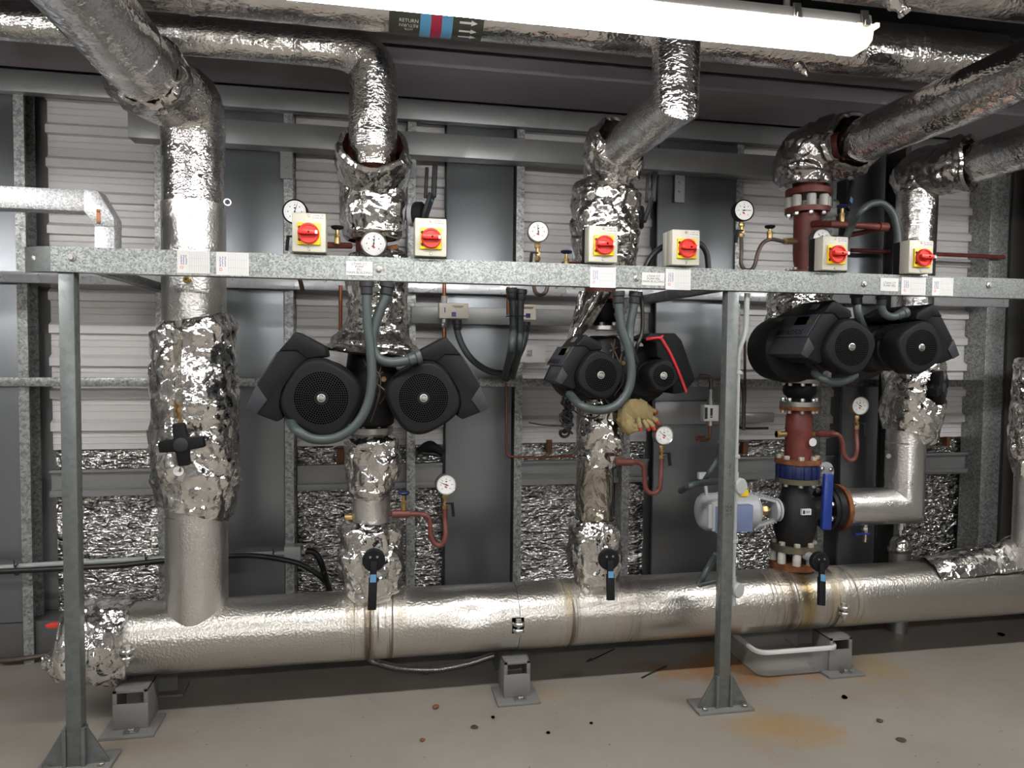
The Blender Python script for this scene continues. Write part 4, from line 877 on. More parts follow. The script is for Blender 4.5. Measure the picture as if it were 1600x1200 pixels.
# ================================================================== pumps
def cap_outline(n, R, k):      # a soft square turned by about 15 degrees
    out = []
    for i in range(n):
        a = 2*PI*i/n; e = 2.9; b = a-math.radians(15)-PI/4
        r = R*.93/((abs(math.cos(b))**e+abs(math.sin(b))**e)**(1/e)); out.append((r*math.cos(a)*k, r*math.sin(a)))
    return out
BOX = [(-.62, 1.66), (.07, 1.29), (.13, 1.02), (-.40, .95), (-.70, .63), (-.97, .18), (-1.03, -.18), (-.93, -.51), (-1.09, -.61), (-1.6, -.41), (-1.84, -.27), (-1.56, .35), (-1.05, 1.16)]
def pump_head(t, px, py, R, k, Yf=2.80, Yb=3.06, box=BOX, stripe=None, name_side=None, bd=.26, holes=(2, 9)):
    c = at(px, py, Yf); L = lambda u, v, d: V((c.x+u*R*k, Yf+d, c.z+v*R))
    q = M(); rg = []
    for d, s in ((.11, .95), (.10, 1.0), (.045, 1.0), (.020, .985), (.008, .955), (.001, .91), (0, .86)):
        rg.append([V((c.x+u*s, Yf+d, c.z+v*s)) for u, v in cap_outline(72, R, -k if stripe else k)])
    cap = t.part('motor_cap', q.rings(rg), 'plastic_black', sharp=.9)
    g = M(); r0, nr = R*.20, holes[1]; r1 = R*.64
    for i in range(nr):
        rr = r0+(r1-r0)*i/(nr-1); m_ = max(10, int(2*PI*rr/((r1-r0)/(nr-1))*.92)); hs = (r1-r0)/(nr-1)*.36
        for j in range(m_):
            a = 2*PI*j/m_; p = V((c.x+rr*math.cos(a), Yf-.0006, c.z+rr*math.sin(a))); g.add([p+V((hs*x, 0, hs*z)) for x, z in ((-1, -.8), (-.8, -1), (.8, -1), (1, -.8), (1, .8), (.8, 1), (-.8, 1), (-1, .8))], [tuple(range(8))])
    t.part('grille_hole', g, 'hole', cap, kind='stuff')
    q = M().lathe([(.0155, 0), (.0155, .003), (.012, .004), (.0115, .002), (.0085, .002), (.008, .0042), (.001, .0048)], (c.x, Yf-.0002, c.z), (0, -1, 0), 24); b = t.part('badge', q, 'steel', cap)
    q = M()
    for a in (.5, .5+PI): q.add([V((c.x+rr*math.cos(a+e), Yf-.0045, c.z+rr*math.sin(a+e))) for e in (0, .6, 1.2, 1.8) for rr in (.0085, .0115)], [(0, 1, 3, 2), (2, 3, 5, 4), (4, 5, 7, 6)])
    t.part('badge_print', q, 'ink', b)
    q = M().lathe([(R*.80, .10), (R*.86, .105), (R*.86, .13), (R*.80, .135), (R*.80, .15), (R*.86, .155), (R*.86, .18), (R*.80, .185), (R*.80, .2), (R*.92, .21), (R*.92, Yb-Yf), (R*.7, Yb-Yf+.02)], (c.x, Yf, c.z), (0, 1, 0), 40); t.part('motor_housing', q, 'cast_black')
    q = M()
    for i in range(14): a = PI*(.22+.03*i); a = a if k > 0 else PI-a; a -= k*.35; q.box((c.x+R*.9*math.cos(a)*1, Yf+.155, c.z+R*.9*math.sin(a)), (.008, .05, .008), (0, -a, 0))
    t.part('cooling_fin', q, 'plastic_black', kind='stuff')
    bx = t.part('control_box', M().prism(box, L, .055 if stripe else .03, bd), 'plastic_black', bevel=.007 if R > .09 else .009, segs=2)
    if not stripe:
        up = [(-.62, 1.66), (.07, 1.29), (.13, 1.05), (-.36, .98), (-.60, 1.18), (-1.03, 1.17)]
        t.part('terminal_cover', M().prism([(u*1.003+.0, v*1.003) for u, v in up], L, .022, bd-.02), 'plastic_black', bx, bevel=.006)
        fc = [(-1.57, .34), (-1.31, -.06), (-1.58, -.42), (-1.855, -.275)]
        t.part('corner_facet', M().prism(fc, L, .024, bd-.03), 'plastic_facet', bx, label='lighter grey corner facet', bevel=.004)
        o0, o1 = V((-1.05, 1.16)), V((-1.56, .35)); 
        def side(s0, s1, h0, h1, d0, d1, m_, nm, par=bx, lab=None, bv=.004):
            # a slab on the outer side; s runs down the side, h stands off it
            e = (o1-o0); nrm = V((-.81, .51)).normalized() if False else V((e.y, -e.x)).normalized()
            if nrm.x > 0: nrm = -nrm
            pl = [tuple(o0+e*s+nrm*h_) for s, h_ in ((s0, h0), (s1, h0), (s1, h1), (s0, h1))]
            return t.part(nm, M().prism(pl, L, d0, d1), m_, par, label=lab, bevel=bv)
        side(.02, 1.0, -.02, .035, .035, bd+.05, 'plastic_slate', 'side_panel', lab='slate grey outer panel')
        side(.12, .48, .03, .05, .095, .185, 'hole', 'display', lab='small dark display')
        if name_side:
            e = o1-o0; nrm = V((e.y, -e.x)).normalized(); nrm = -nrm if nrm.x > 0 else nrm
            def on_side(u, v):        # u along the depth, v up the side
                s = .82 - v/(e.length*R); q2 = o0+e*s+nrm*.041; return L(q2.x, q2.y, .185-u)
            t.part('lettering', text('GRUNDFOS', .21*R+.012, on_side), 'hole', bx)
            q = M()
            for a in range(3): q.add([on_side(-.085+.009*math.cos(a*2.1+z)*y, .009*math.sin(a*2.1+z)*y) for z, y in ((0, .3), (0, 1), (.5, 1), (.5, .3))], [(0, 1, 2, 3)])
            t.part('emblem', q, 'hole', bx)
            e2 = o0+e*-.03
            q = M().prism([tuple(V((-.62, 1.66))+(o0-V((-.62, 1.66)))*s+V((-.76, .65))*h_) for s, h_ in ((.25, 0), (.62, 0), (.62, .02), (.25, .02))], L, .10, .15); t.part('sticker', q, 'steel_dull', bx)
            q = M().lathe([(.012, 0), (.012, .002)], on_side(.105, .055), V((nrm.x*k, 0, nrm.y)), 16); t.part('round_sticker', q, 'brass', bx)
    else:
        q = M().sweep([L(u, v, .050) for u, v in stripe], .0065, 10, smooth=5); t.part('red_stripe', q, 'red_stripe', bx, label='red stripe along the box edge')
    return c
def volute(t, c1, c2, cx, z0, z1, r=.085, Y=3.15):
    q = M().lathe([(r*.75, z0), (r*.95, z0+.02), (r*1.15, (z0+z1)/2), (r*.95, z1-.02), (r*.75, z1)], (cx, Y, 0), n=28)
    for c in (c1, c2): q.sweep([(cx, Y, (z0+z1)/2), (c.x, Y-.02, c.z)], .085, 20); q.lathe([(.10, -.07), (.125, -.05), (.125, .04), (.09, .07)], (c.x, Y-.02, c.z), (0, 1, 0), 32)
    t.part('volute', q, 'cast_black')
    q = M(); rnd = random.Random(int(cx*100))
    for i in range(7):
        a = V((cx+rnd.uniform(-.06, .06), Y-.13, z0+(z1-z0)*rnd.random())); b = V((cx+rnd.uniform(-.07, .07), Y-.16, z0+(z1-z0)*rnd.random())); m_ = (a+b)/2+V((rnd.uniform(-.05, .05), -.03, rnd.uniform(-.04, .04)))
        q.sweep([a, m_, b], .0028, 6, smooth=6)
    t.part('wire', q, 'pipe_dark', kind='stuff')
    for s in (-1, 1):
        q = M(); hexn(q, (cx+s*.05, Y-.12, (z0+z1)/2+.03*s), (0, -1, 0), .012, .012); t.part('bolt', q, 'brass')
z = lambda py: zz(py, 585, RY)
t = T('twin_pump', 'black twin-head circulator pump on the second riser, both fan grilles alike and facing out', 'pump', (cB.x, RY, z(672)))
c1 = pump_head(t, 502, 622, .150, 1); c2 = pump_head(t, 662, 622, .143, -1)
volute(t, c1, c2, cB.x, z(668), z(535), .10)
q = M().lathe([(.092, z(676)), (.092, z(667))], (cB.x, RY, 0), n=36); f = t.part('flange', q, 'steel'); bolts(t, f, (cB.x, RY, z(667)), .075, 8, .011, .014, 'steel', PI/8)
z = lambda py: zz(py, 940, RY)
t = T('twin_pump', 'middle twin-head pump with a red-striped right-hand head', 'pump', (cC.x, RY, z(632)))
c1 = pump_head(t, 939, 586, .099, 1, Yf=2.80, name_side=True, bd=.24, holes=(2, 7))
BOX2 = [(-1.17, 2.3), (-.5, 2.63), (1.1, 2.67), (1.55, 2.2), (2.53, -.27), (1.83, -1.1), (.97, -1.2), (.95, -.25), (.55, .85), (-.1, 1.13), (-.17, 2.03)]
c2 = pump_head(t, 1037, 587, .068, -1 if False else 1, Yf=2.86, box=BOX2, stripe=[(-.9, 2.25), (0, 2.36), (.12, 2.28), (.65, 1.5), (1.2, .45), (1.62, -.5), (1.85, -1.05)], bd=.22, holes=(2, 5))
volute(t, c1, c2, cC.x+.03, z(628), z(525), .08)
z = lambda py: zz(py, 1260, DY)
t = T('twin_pump', 'largest twin-head pump under the right end of the beam, maker\'s name on its side', 'pump', (cD.x, DY, z(595)))
c1 = pump_head(t, 1331, 542, .122, 1, Yf=2.78, Yb=3.12, name_side=True, bd=.40, holes=(2, 8)); c2 = pump_head(t, 1440, 543, .118, -1, Yf=2.78, Yb=3.12, bd=.40, holes=(2, 8))
q = M().lathe([(.09, z(592)), (.12, z(570)), (.13, z(530)), (.12, z(490)), (.09, z(470))], (cD.x, DY, 0), n=28)
for c in (c1, c2): q.lathe([(.12, -.08), (.15, -.05), (.15, .05), (.11, .08)], (c.x, DY-.01, c.z), (0, 1, 0), 32)
q.sweep([(cD.x, DY, c1.z), (c2.x, DY, c2.z)], .10, 20); t.part('volute', q, 'cast_black')
t.part('drive_casing', M().lathe([(.12, 0), (.155, .02), (.16, .10), (.15, .2), (.12, .22)], (c1.x-.075, 3.06, c1.z-.01), (0, 1, 0), 36), 'rubber')
q = M(); foil_tube(q, [(cU.x-.03, DY, Zu(505)), (cU.x-.03, DY, Zu(480)), (cU.x-.02, DY, Zu(455))], [.15, .155, .14], 71, 90, 40, .016, .008)
single('foil_jacket', q, 'foil', 'crumpled foil showing between the beam and the largest twin pump', 'insulation', sharp=.45)

# ================================================================== isolator switches on the beam
def isolator(px, py, label, hasback):
    c = at(px, py, 2.72); x, zc = c.x, bz1+.005+.070; t = T('isolator_switch', label, 'switch', (x, 2.78, bz1), 'rotary isolators along the top of the beam')
    w_, h_ = .118, .140
    t.part('back_box', M().bb(x-w_/2, x+w_/2, 2.775, 2.815, zc-h_/2, zc+h_/2), 'plastic_black' if hasback else 'beige', bevel=.005)
    cv = t.part('cover', M().bb(x-w_/2, x+w_/2, 2.715, 2.775, zc-h_/2, zc+h_/2), 'beige', bevel=.005)
    t.part('mounting_foot', M().bb(x-.02, x+.02, 2.79, 2.802, bz1-.06, zc-.05), 'galv_plain')
    for s in (-1, 1): t.part('screw', M().lathe([(.0055, 0), (.0055, .002), (.004, .003)], (x+.0, 2.7155, zc+s*.060), (0, -1, 0), 12), 'steel_dull', cv)
    lb = t.part('label_plate', M().bb(x+.012, x+.052, 2.7135, 2.7155, zc+.045, zc+.066), 'white', cv)
    t.part('lettering', text('LTHW CT\nPUMP P01' if px < 700 else 'LTHW CT\nPUMP P06', .0085, lambda u, v: V((x+.032+u, 2.7133, zc+.0555+v))), 'ink', lb)
    yp = t.part('yellow_plate', M().bb(x-.040, x+.040, 2.705, 2.7155, zc-.045, zc+.033), 'yellow', bevel=.002)
    for s in (-1, 1): t.part('mark', M().lathe([(.006, 0), (.006, .0006)], (x-.032, 2.7049, zc-.006+s*.022), (0, -1, 0), 10), 'ink', yp)
    q = M().lathe([(.037, 0), (.037, .014), (.034, .018), (.030, .018), (.029, .012), (.001, .012)], (x, 2.706, zc-.006), (0, -1, 0), 40); kn = t.part('knob', q, 'red_knob')
    q = M().prism([(-.037, -.003), (-.034, .012), (.030, .010), (.034, .003), (.034, -.004), (-.02, -.007)], lambda u, v, d: V((x+u, d, zc-.006+v)), 2.668, 2.696); t.part('grip', q, 'red_knob', kn, bevel=.003)
    t.part('grip_hole', M().lathe([(.0035, 0), (.0035, .0006)], (x+.002, 2.668, zc-.004), (0, -1, 0), 10), 'hole', kn)
    t.part('pointer', M().bb(x+.024, x+.033, 2.6672, 2.668, zc-.011, zc+.001), 'white', kn)
for px, py, lb, hb in ((483, 367, 'red-knobbed isolator switch in front of a pressure gauge, leftmost on the beam', 0), (673, 377, 'red-knobbed isolator switch beside the upright valve lever and grey steel sheet', 0), (942, 390, 'red-knobbed isolator switch in front of the baggy foil drum', 1),
                       (1071, 393, 'red-knobbed isolator switch with a black hose looping behind it', 0), (1304, 402, 'red-knobbed isolator switch beside the red riser, gauge peeping over it', 1), (1438, 407, 'rightmost red-knobbed isolator switch, in front of the fifth riser', 1)):
    isolator(px, py, lb, hb)

# ================================================================== gauges
def gauge(px, py, Y, r, label, needle=2.0, yaw=0., black=False, stem=.075, lever=None, mat_stem='brass'):
    c = at(px, py, Y); R = Matrix.Rotation(yaw, 3, 'Z'); L = lambda u, v, d: c+R @ V((u, d, v)); ax = R @ V((0, -1, 0))
    t = T('pressure_gauge', label, 'gauge', L(0, -r-stem, .02), 'round white dial pressure gauges')
    t.part('case', M().lathe([(r*.93, 0), (r*1.0, .004), (r, .034), (r*.97, .036)], L(0, 0, .036), ax, 40), 'plastic_black' if black else 'steel_dull')
    t.part('bezel', M().lathe([(r*1.04, -.004), (r*1.05, .004), (r*1.0, .009), (r*.92, .006), (r*.92, .0)], L(0, 0, 0), ax, 40, cap=False), 'plastic_black' if black else 'steel')
    d = t.part('dial', M().lathe([(r*.94, 0), (r*.94, .004)], L(0, 0, .0), ax, 40), 'dial')
    q = M(); q2 = M()
    for i in range(25):
        a = -PI/4+1.5*PI*i/24; lo = .70 if i % 4 == 0 else .76
        q.add([L(rr*r*math.cos(a+e), rr*r*math.sin(a+e), -.0046) for rr, e in ((lo, -.012), (.82, -.012), (.82, .012), (lo, .012))], [(0, 1, 2, 3)])
    for i in range(7):
        a = -PI/4+1.5*PI*i/6; p = (.56*r*math.cos(a), .56*r*math.sin(a)); h_ = .05*r
        q.add([L(p[0]+u*h_, p[1]+v*h_, -.0046) for u, v in ((-.7, -1), (.7, -1), (.7, 1), (-.7, 1))], [(0, 1, 2, 3)])
    q.add([L(u*r, v*r, -.0046) for u, v in ((-.08, .25), (.08, .25), (.08, .36), (-.08, .36))], [(0, 1, 2, 3)])
    t.part('graduation', q, 'ink', d, kind='stuff')
    for u, v in ((-.10, -.22), (-.02, -.30)): q2.add([L((u+x)*r, (v+z_)*r, -.0046) for x, z_ in ((-.07, -.05), (.12, -.05), (.12, .07), (-.07, .07))], [(0, 1, 2, 3)])
    t.part('red_mark', q2, 'ink_red', d)
    q = M(); ca, sa = math.cos(needle), math.sin(needle)
    q.add([L((x*ca-y*sa)*r, (x*sa+y*ca)*r, -.007) for x, y in ((-.22, -.045), (.74, -.012), (.74, .012), (-.22, .045))], [(0, 1, 2, 3)]); q.lathe([(r*.07, 0), (r*.07, .004)], L(0, 0, -.004), ax, 12)
    t.part('needle', q, 'ink')
    b = L(0, -r, .018); q = M().cyl(b+V((0, 0, .012)), b-V((0, 0, stem)), .008, n=12); hexn(q, b-V((0, 0, .022)), (0, 0, 1), .013, .018); hexn(q, b-V((0, 0, stem)), (0, 0, 1), .013, .016); q.cyl(b-V((.0, .014, stem*.62)), b-V((0, -.014, stem*.62)), .009, n=12)
    ck = t.part('cock', q, mat_stem)
    if lever: q = M().bar(b+V((lever*.028, -.016, -stem*.60)), b+V((lever*.034, -.016, -stem*.60-.055)), .012, .009, (0, 1, 0)); q.bar(b+V((0, -.016, -stem*.60)), b+V((lever*.034, -.016, -stem*.60)), .008, .006); t.part('lever', q, 'plastic_black')
    return b-V((0, 0, stem)), t
GY = 3.0
b1, _ = gauge(461, 331, 2.92, .046, 'black-rimmed pressure gauge half hidden by the leftmost isolator', 1.25, -.12, True, .08, -1)
b2, _ = gauge(584, 381, 2.98, .050, 'white pressure gauge tucked under the shiny foil drum', 1.45, 0, False, .05)
b3, _ = gauge(841, 362, GY, .044, 'pressure gauge on a brass cock above the beam, before the white cladding', 1.75, -.1, False, .075, -1)
b4, _ = gauge(1162, 329, GY, .046, 'black-sided pressure gauge left of the red upper riser', 0.02, -.05, True, .07, -1)
b5, _ = gauge(1284, 374, 3.02, .049, 'pressure gauge peeping over an isolator in front of the red riser', 2.3, 0, False, .06)
b6, _ = gauge(697, 757, GY, .042, 'pressure gauge on a red U-bend pipe beside the second riser', 2.75, .1, False, .065, 1)
b7, _ = gauge(1037, 680, GY, .042, 'pressure gauge below the red-striped pump head, gloves behind it', 2.55, .05, False, .065, 1)
b8, _ = gauge(1343, 634, GY+.05, .043, 'pressure gauge right of the red lower riser', 2.55, .0, False, .07, 1)
def pipe(name, pts, r, m_, label, cat, n=12, sm=6, group=None, fit=()):
    q = M().sweep(pts, r, n, smooth=sm)
    if not fit: return single(name, q, m_, label, cat, group=group)
    t = T(name, label, cat, pts[0], group); t.part('tube', q, m_)
    for nm, a, b, rr, mm in fit: t.part(nm, M().cyl(a, b, rr, n=16), mm)
    return t
A_ = lambda px, py, Y=GY: at(px, py, Y)
pipe('siphon_pipe', [A_(609, 803, 3.08), A_(640, 803), A_(657, 803.5), A_(668, 807), A_(672, 820), A_(673, 837), A_(680, 850), A_(690, 851), A_(696, 838), b6-V((0, 0, .05)), b6], .0105, 'red_pipe', 'red U-bend pipe feeding the gauge beside the second riser', 'pipe', fit=[('sleeve', A_(613, 803), A_(640, 803), .016, 'red_pipe')])
pipe('siphon_pipe', [A_(960, 722, 3.08), A_(985, 722), A_(998, 723), A_(1005, 729), A_(1007, 745), A_(1009, 763), A_(1018, 771), A_(1029, 766), A_(1032, 750), b7-V((0, 0, .03)), b7], .0105, 'red_pipe', 'red U-bend pipe feeding the gauge under the red-striped pump head', 'pipe', fit=[('sleeve', A_(962, 722), A_(988, 722), .017, 'red_pipe')])
pipe('siphon_pipe', [A_(1276, 678, 3.14), A_(1300, 678, 3.06), A_(1310, 680, 3.05), A_(1316, 690, 3.05), A_(1318, 708, 3.05), A_(1326, 719, 3.05), A_(1335, 716, 3.05), A_(1339, 700, 3.05), b8-V((0, 0, .03)), b8], .0105, 'red_pipe', 'red U-bend pipe feeding the gauge right of the red riser', 'pipe', fit=[('sleeve', A_(1281, 677.5, 3.12), A_(1303, 678, 3.06), .017, 'red_pipe')])
pipe('siphon_pipe', [A_(1236, 377, 3.12), A_(1222, 377, 3.05), A_(1205, 374), A_(1192, 380), A_(1184, 395), A_(1180, 412), A_(1174, 421), A_(1164, 421), A_(1158, 412), A_(1158.5, 395), b4], .0085, 'pipe_dark', 'bare dark pigtail pipe from the red riser to its left-hand gauge', 'pipe', fit=[('brass_end', A_(1226, 377, 3.06), A_(1242, 377, 3.12), .015, 'brass')])
pipe('siphon_pipe', [b3, A_(835, 425), A_(834, 445), A_(837, 457), A_(845, 461), A_(853, 456), A_(856, 445), A_(862, 425)], .008, 'pipe_dark', 'dark U-bend pipe dipping below the beam under a gauge', 'pipe')
pipe('gauge_tail', [b1, b1-V((0, 0, .07)), b1-V((-.02, -.04, .17))], .009, 'pipe_dark', 'dark pipe under the black-rimmed gauge behind the leftmost isolator', 'pipe')
def handwheel(px, py, Y, label, dz=.05, r=.026, m_='blue_dark'):
    c = at(px, py, Y); t = T('needle_valve', label, 'valve', c-V((0, 0, dz)))
    t.part('handwheel', M().lathe([(r*.4, -.008), (r*.85, -.003), (r, .003), (r*.9, .007), (r*.4, .004), (.001, .008)], c, n=20), m_)
    q = M().cyl(c-V((0, 0, dz)), c, .007, n=12); hexn(q, c-V((0, 0, dz*.62)), (0, 0, 1), .013, .014); q.cyl(c-V((0, 0, dz)), c-V((0, 0, dz*.62)), .012, n=12); t.part('body', q, 'brass')
handwheel(630.5, 771, GY, 'small blue handwheel valve on the red sleeve of the second riser', .07)
handwheel(527, 356, 3.03, 'small black handwheel valve left of the shiny foil drum', .065, .026, 'plastic_black')
handwheel(885, 394, 3.03, 'small dark blue handwheel valve left of the baggy foil drum', .065)
handwheel(1203, 355, GY, 'small black handwheel valve on the pigtail pipe left of the red riser', .05, .024, 'plastic_black')
handwheel(1316, 323, 3.02, 'blue handwheel valve on the red side pipe of the upper riser', .07)
for px0, px1, py, m_, lb in ((509, 548, 383, 'red_pipe', 'short red side pipe left of the gauge under the foil drum'), (880, 905, 413, 'red_pipe', 'short red side pipe left of the baggy foil drum')):
    pipe('side_pipe', [A_(px0, py, 3.03), A_(px1, py+1, 3.12)], .013, m_, lb, 'pipe', sm=0)
pipe('side_pipe', [A_(606, 389, 3.10), A_(622, 386, 3.10)], .012, 'rust', 'short rusty side pipe right of the gauge under the foil drum', 'pipe', sm=0)
pipe('branch_pipe', [A_(1270, 350, 3.14), A_(1300, 350, 3.02), A_(1340, 352, 3.02), A_(1381, 355, 3.02)], .016, 'red_oxide', 'red branch pipe with a capped end right of the upper riser', 'pipe', sm=0, fit=[('end_cap', A_(1373, 354.5, 3.02), A_(1386, 355, 3.02), .021, 'red_oxide')])
pipe('branch_pipe', [A_(1376, 357, 3.03), A_(1330, 367, 3.12)], .012, 'red_oxide', 'red pipe slanting back under the capped branch', 'pipe', sm=0)
pipe('wall_pipe', [A_(1330, 391, 3.66), A_(1569, 402, 3.66)], .012, 'red_oxide', 'thin red pipe running along the wall behind the fifth riser', 'pipe', sm=0)

# ================================================================== valve levers
def lever_valve(c, tip, label, rdisc=.046, back=.08, wid=.034, up=False, axis=(0, -1, 0), sticker=.42):
    c, tip = V(c), V(tip); ax = V(axis).normalized(); t = T('valve_lever', label, 'valve', c)
    t.part('neck', M().cyl(c-ax*back, c, .022, n=16), 'grey_act')
    t.part('head', M().lathe([(rdisc*.95, 0), (rdisc, .006), (rdisc, .026), (rdisc*.9, .032)], c, ax, 30), 'plastic_black')
    st = c+ax*.036; q = M().bar(st, st.lerp(tip, .35), wid*.8, .016, ax); q.bar(st.lerp(tip, .33), tip, wid, .020, ax); lv = t.part('lever', q, 'plastic_black', bevel=.004)
    a = st.lerp(tip, .26); b = st.lerp(tip, sticker); t.part('sticker', M().bar(a+ax*.0105, b+ax*.0105, wid*.7, .002, ax), 'blue_sticker', lv, label='pale blue sticker')
    q = M()
    for s in (-1, 1): hexn(q, c+ax*.032+V((s*.014, 0, .016)) if not up else c+ax*.032+V((0, s*.014, .012)), ax, .005, .004)
    t.part('screw', q, 'steel')
lever_valve(at(584, 873, 2.965), at(581, 953, 2.90), 'black lever hanging down over the foot jacket of the second riser')
lever_valve(at(949, 872, 2.975), at(954, 938, 2.905), 'black lever hanging down over the foot jacket of the third riser')
lever_valve(at(1277, 876, 3.02), at(1283, 946, 2.93), 'black lever hanging down beside the rusty foot flange', back=.10)
def upright_lever(px, py, Y, label, rd=.052):
    c = at(px, py, Y); t = T('valve_lever', label, 'valve', c); ax = V((1, -.45, 0)).normalized()
    t.part('neck', M().cyl(c-ax*.11, c, .024, n=16), 'grey_act'); t.part('flange', M().lathe([(rd*.95, -.03), (rd*.95, -.012)], c, ax, 26), 'grey_act')
    t.part('head', M().lathe([(rd*.9, -.01), (rd, -.004), (rd, .022), (rd*.85, .028)], c, ax, 30), 'plastic_black')
    a0 = c+ax*.03+V((0, 0, -.02)); a1 = c+ax*.05+V((.015, 0, .085)); q = M().bar(a0, a1, .05, .016, ax); lv = t.part('arm', q, 'plastic_char', bevel=.004)
    q = M().bar(a1+V((.006, 0, -.015)), a1+V((.012, 0, .12)), .018, .02, ax); t.part('prong', q, 'plastic_char', bevel=.003)
    q = M().bar(a1+V((-.028, 0, -.02)), a1+V((-.022, 0, .11)), .012, .014, ax); t.part('prong', q, 'plastic_char', bevel=.003)
    t.part('sticker', M().lathe([(.009, 0), (.009, .001)], a0.lerp(a1, .75)+ax*.0085, ax, 16), 'blue_sticker', lv, label='pale blue dot')
upright_lever(652, 335, 3.12, 'dark two-pronged lever standing upright beside the shiny foil drum')
upright_lever(996, 340, 3.12, 'dark two-pronged lever standing upright beside the baggy foil drum')
c = at(1312, 330, 3.10); lever_valve(c, at(1332, 284, 3.10), 'dark lever with a blue dot behind the red upper riser', .03, .06, .036, True, (.6, -1, 0))
p = at(1258+14, 886, 3.04); single('white_cap', M().lathe([(.016, 0), (.016, .02), (.010, .024)], p, (-.2, -1, 0), 18), 'sleeve', 'small cream cap below the lever by the rusty foot flange', 'cap')

# ================================================================== conduits and cables
def conduit(pts, Y, label, r=.0165, m_='conduit', glands=(0,), name='conduit', cat='conduit', ribs=False, n=14):
    P = [at(p[0], p[1], p[2] if len(p) > 2 else Y) for p in pts]; t = T(name, label, cat, P[-1], 'grey flexible conduits' if m_ == 'conduit' else None)
    t.part('hose', M().sweep(P, r, n, smooth=8), m_)
    for g in glands:
        a = P[0] if g == 0 else P[-1]; b = P[1] if g == 0 else P[-2]; d = (b-a).normalized()
        q = M().lathe([(r*1.5, 0), (r*1.5, .018), (r*1.25, .022), (r*1.25, .045), (r*1.05, .05)], a, d, 16); t.part('gland', q, 'conduit' if g else 'plastic_char')
conduit([(573, 440), (573, 465), (574, 505), (579, 550), (581, 590), (575, 630), (556, 664), (525, 684), (490, 686), (463, 672), (452, 655, 2.86)], 2.742, 'grey conduit looping in front of the left pump head and under it', .018)
conduit([(606, 441), (603, 462), (592, 490), (584, 515), (582, 540), (592, 560), (613, 566), (640, 562), (658, 556)], 2.765, 'grey conduit bending right into the second head of the left twin pump', .019, glands=(0, 1))
conduit([(966, 455), (967, 480), (972, 515), (982, 545), (987, 580), (981, 612), (962, 634), (936, 641), (908, 634), (890, 616, 2.86)], 2.74, 'grey conduit looping round the left head of the middle pump', .0175)
conduit([(993, 456), (990, 480), (984, 515), (985, 545), (992, 565, 2.95)], 2.80, 'grey conduit dropping straight behind the loop at the middle pump', .0175)
conduit([(1001, 456), (1004, 490), (1003, 520), (994, 545), (990, 570, 2.95)], 2.83, 'black cable beside the conduits at the middle pump', .008, 'cable_black', (), 'power_cable', 'cable')
conduit([(1338, 458), (1339, 475), (1342, 495), (1352, 520, 2.92)], 2.83, 'grey conduit entering the top of the largest pump\'s left head', .018)
conduit([(1272, 582, 2.90), (1285, 592), (1303, 597), (1322, 594), (1336, 586, 2.9)], 2.85, 'grey conduit loop peeping out under the largest pump', .017, glands=())
conduit([(1378, 460), (1377, 476), (1381, 489), (1393, 495), (1405, 492), (1416, 487)], 2.80, 'short grey conduit hooking into the right head of the largest pump', .0165, glands=(0, 1))
conduit([(1404, 432), (1404, 400), (1402, 360), (1394, 332), (1378, 318), (1360, 319), (1343, 332), (1331, 352, 2.92), (1322, 372, 2.95)], 2.86, 'big grey conduit arch above the beam near the fifth riser', .0155)
conduit([(1007, 420), (1017, 402), (1032, 388), (1052, 379), (1075, 377), (1094, 382), (1104, 396), (1107, 420)], 2.88, 'black hose arching behind the fourth isolator', .0125, 'cable_black', (), 'power_cable', 'cable')
conduit([(799, 450), (801, 475), (802, 510), (798, 550), (788, 590, 3.6)], 3.05, 'grey conduit of a strapped pair hanging before the steel sheet, left one', .0165)
conduit([(815, 452), (813, 475), (812, 510), (810, 550, 3.12), (801, 588, 3.66)], 3.07, 'grey conduit of a strapped pair hanging before the steel sheet, right one', .0165)
p = at(806, 494, 3.0); q = M(); 
for k in range(2): q.sweep([p+V((-.033+.002*k, .04, 0)), p+V((-.03, -.012, 0)), p+V((.03, -.008, .001)), p+V((.05, -.01, .003))], .003, 6, smooth=3)
q.box(p+V((.052, -.012, .003)), (.014, .012, .014)); single('cable_tie', q, 'blue_dark', 'dark blue cable tie round the strapped pair of conduits', 'tie')
conduit([(714, 500), (715, 520), (725, 545), (742, 566), (765, 580), (788, 584)], 3.55, 'thin grey conduit curving from the long cream switch box to the strapped pair', .016)
conduit([(822, 503), (821, 525), (814, 548), (800, 575), (792, 592, 3.66)], 3.45, 'thin grey conduit dropping from the small cream switch box', .015)
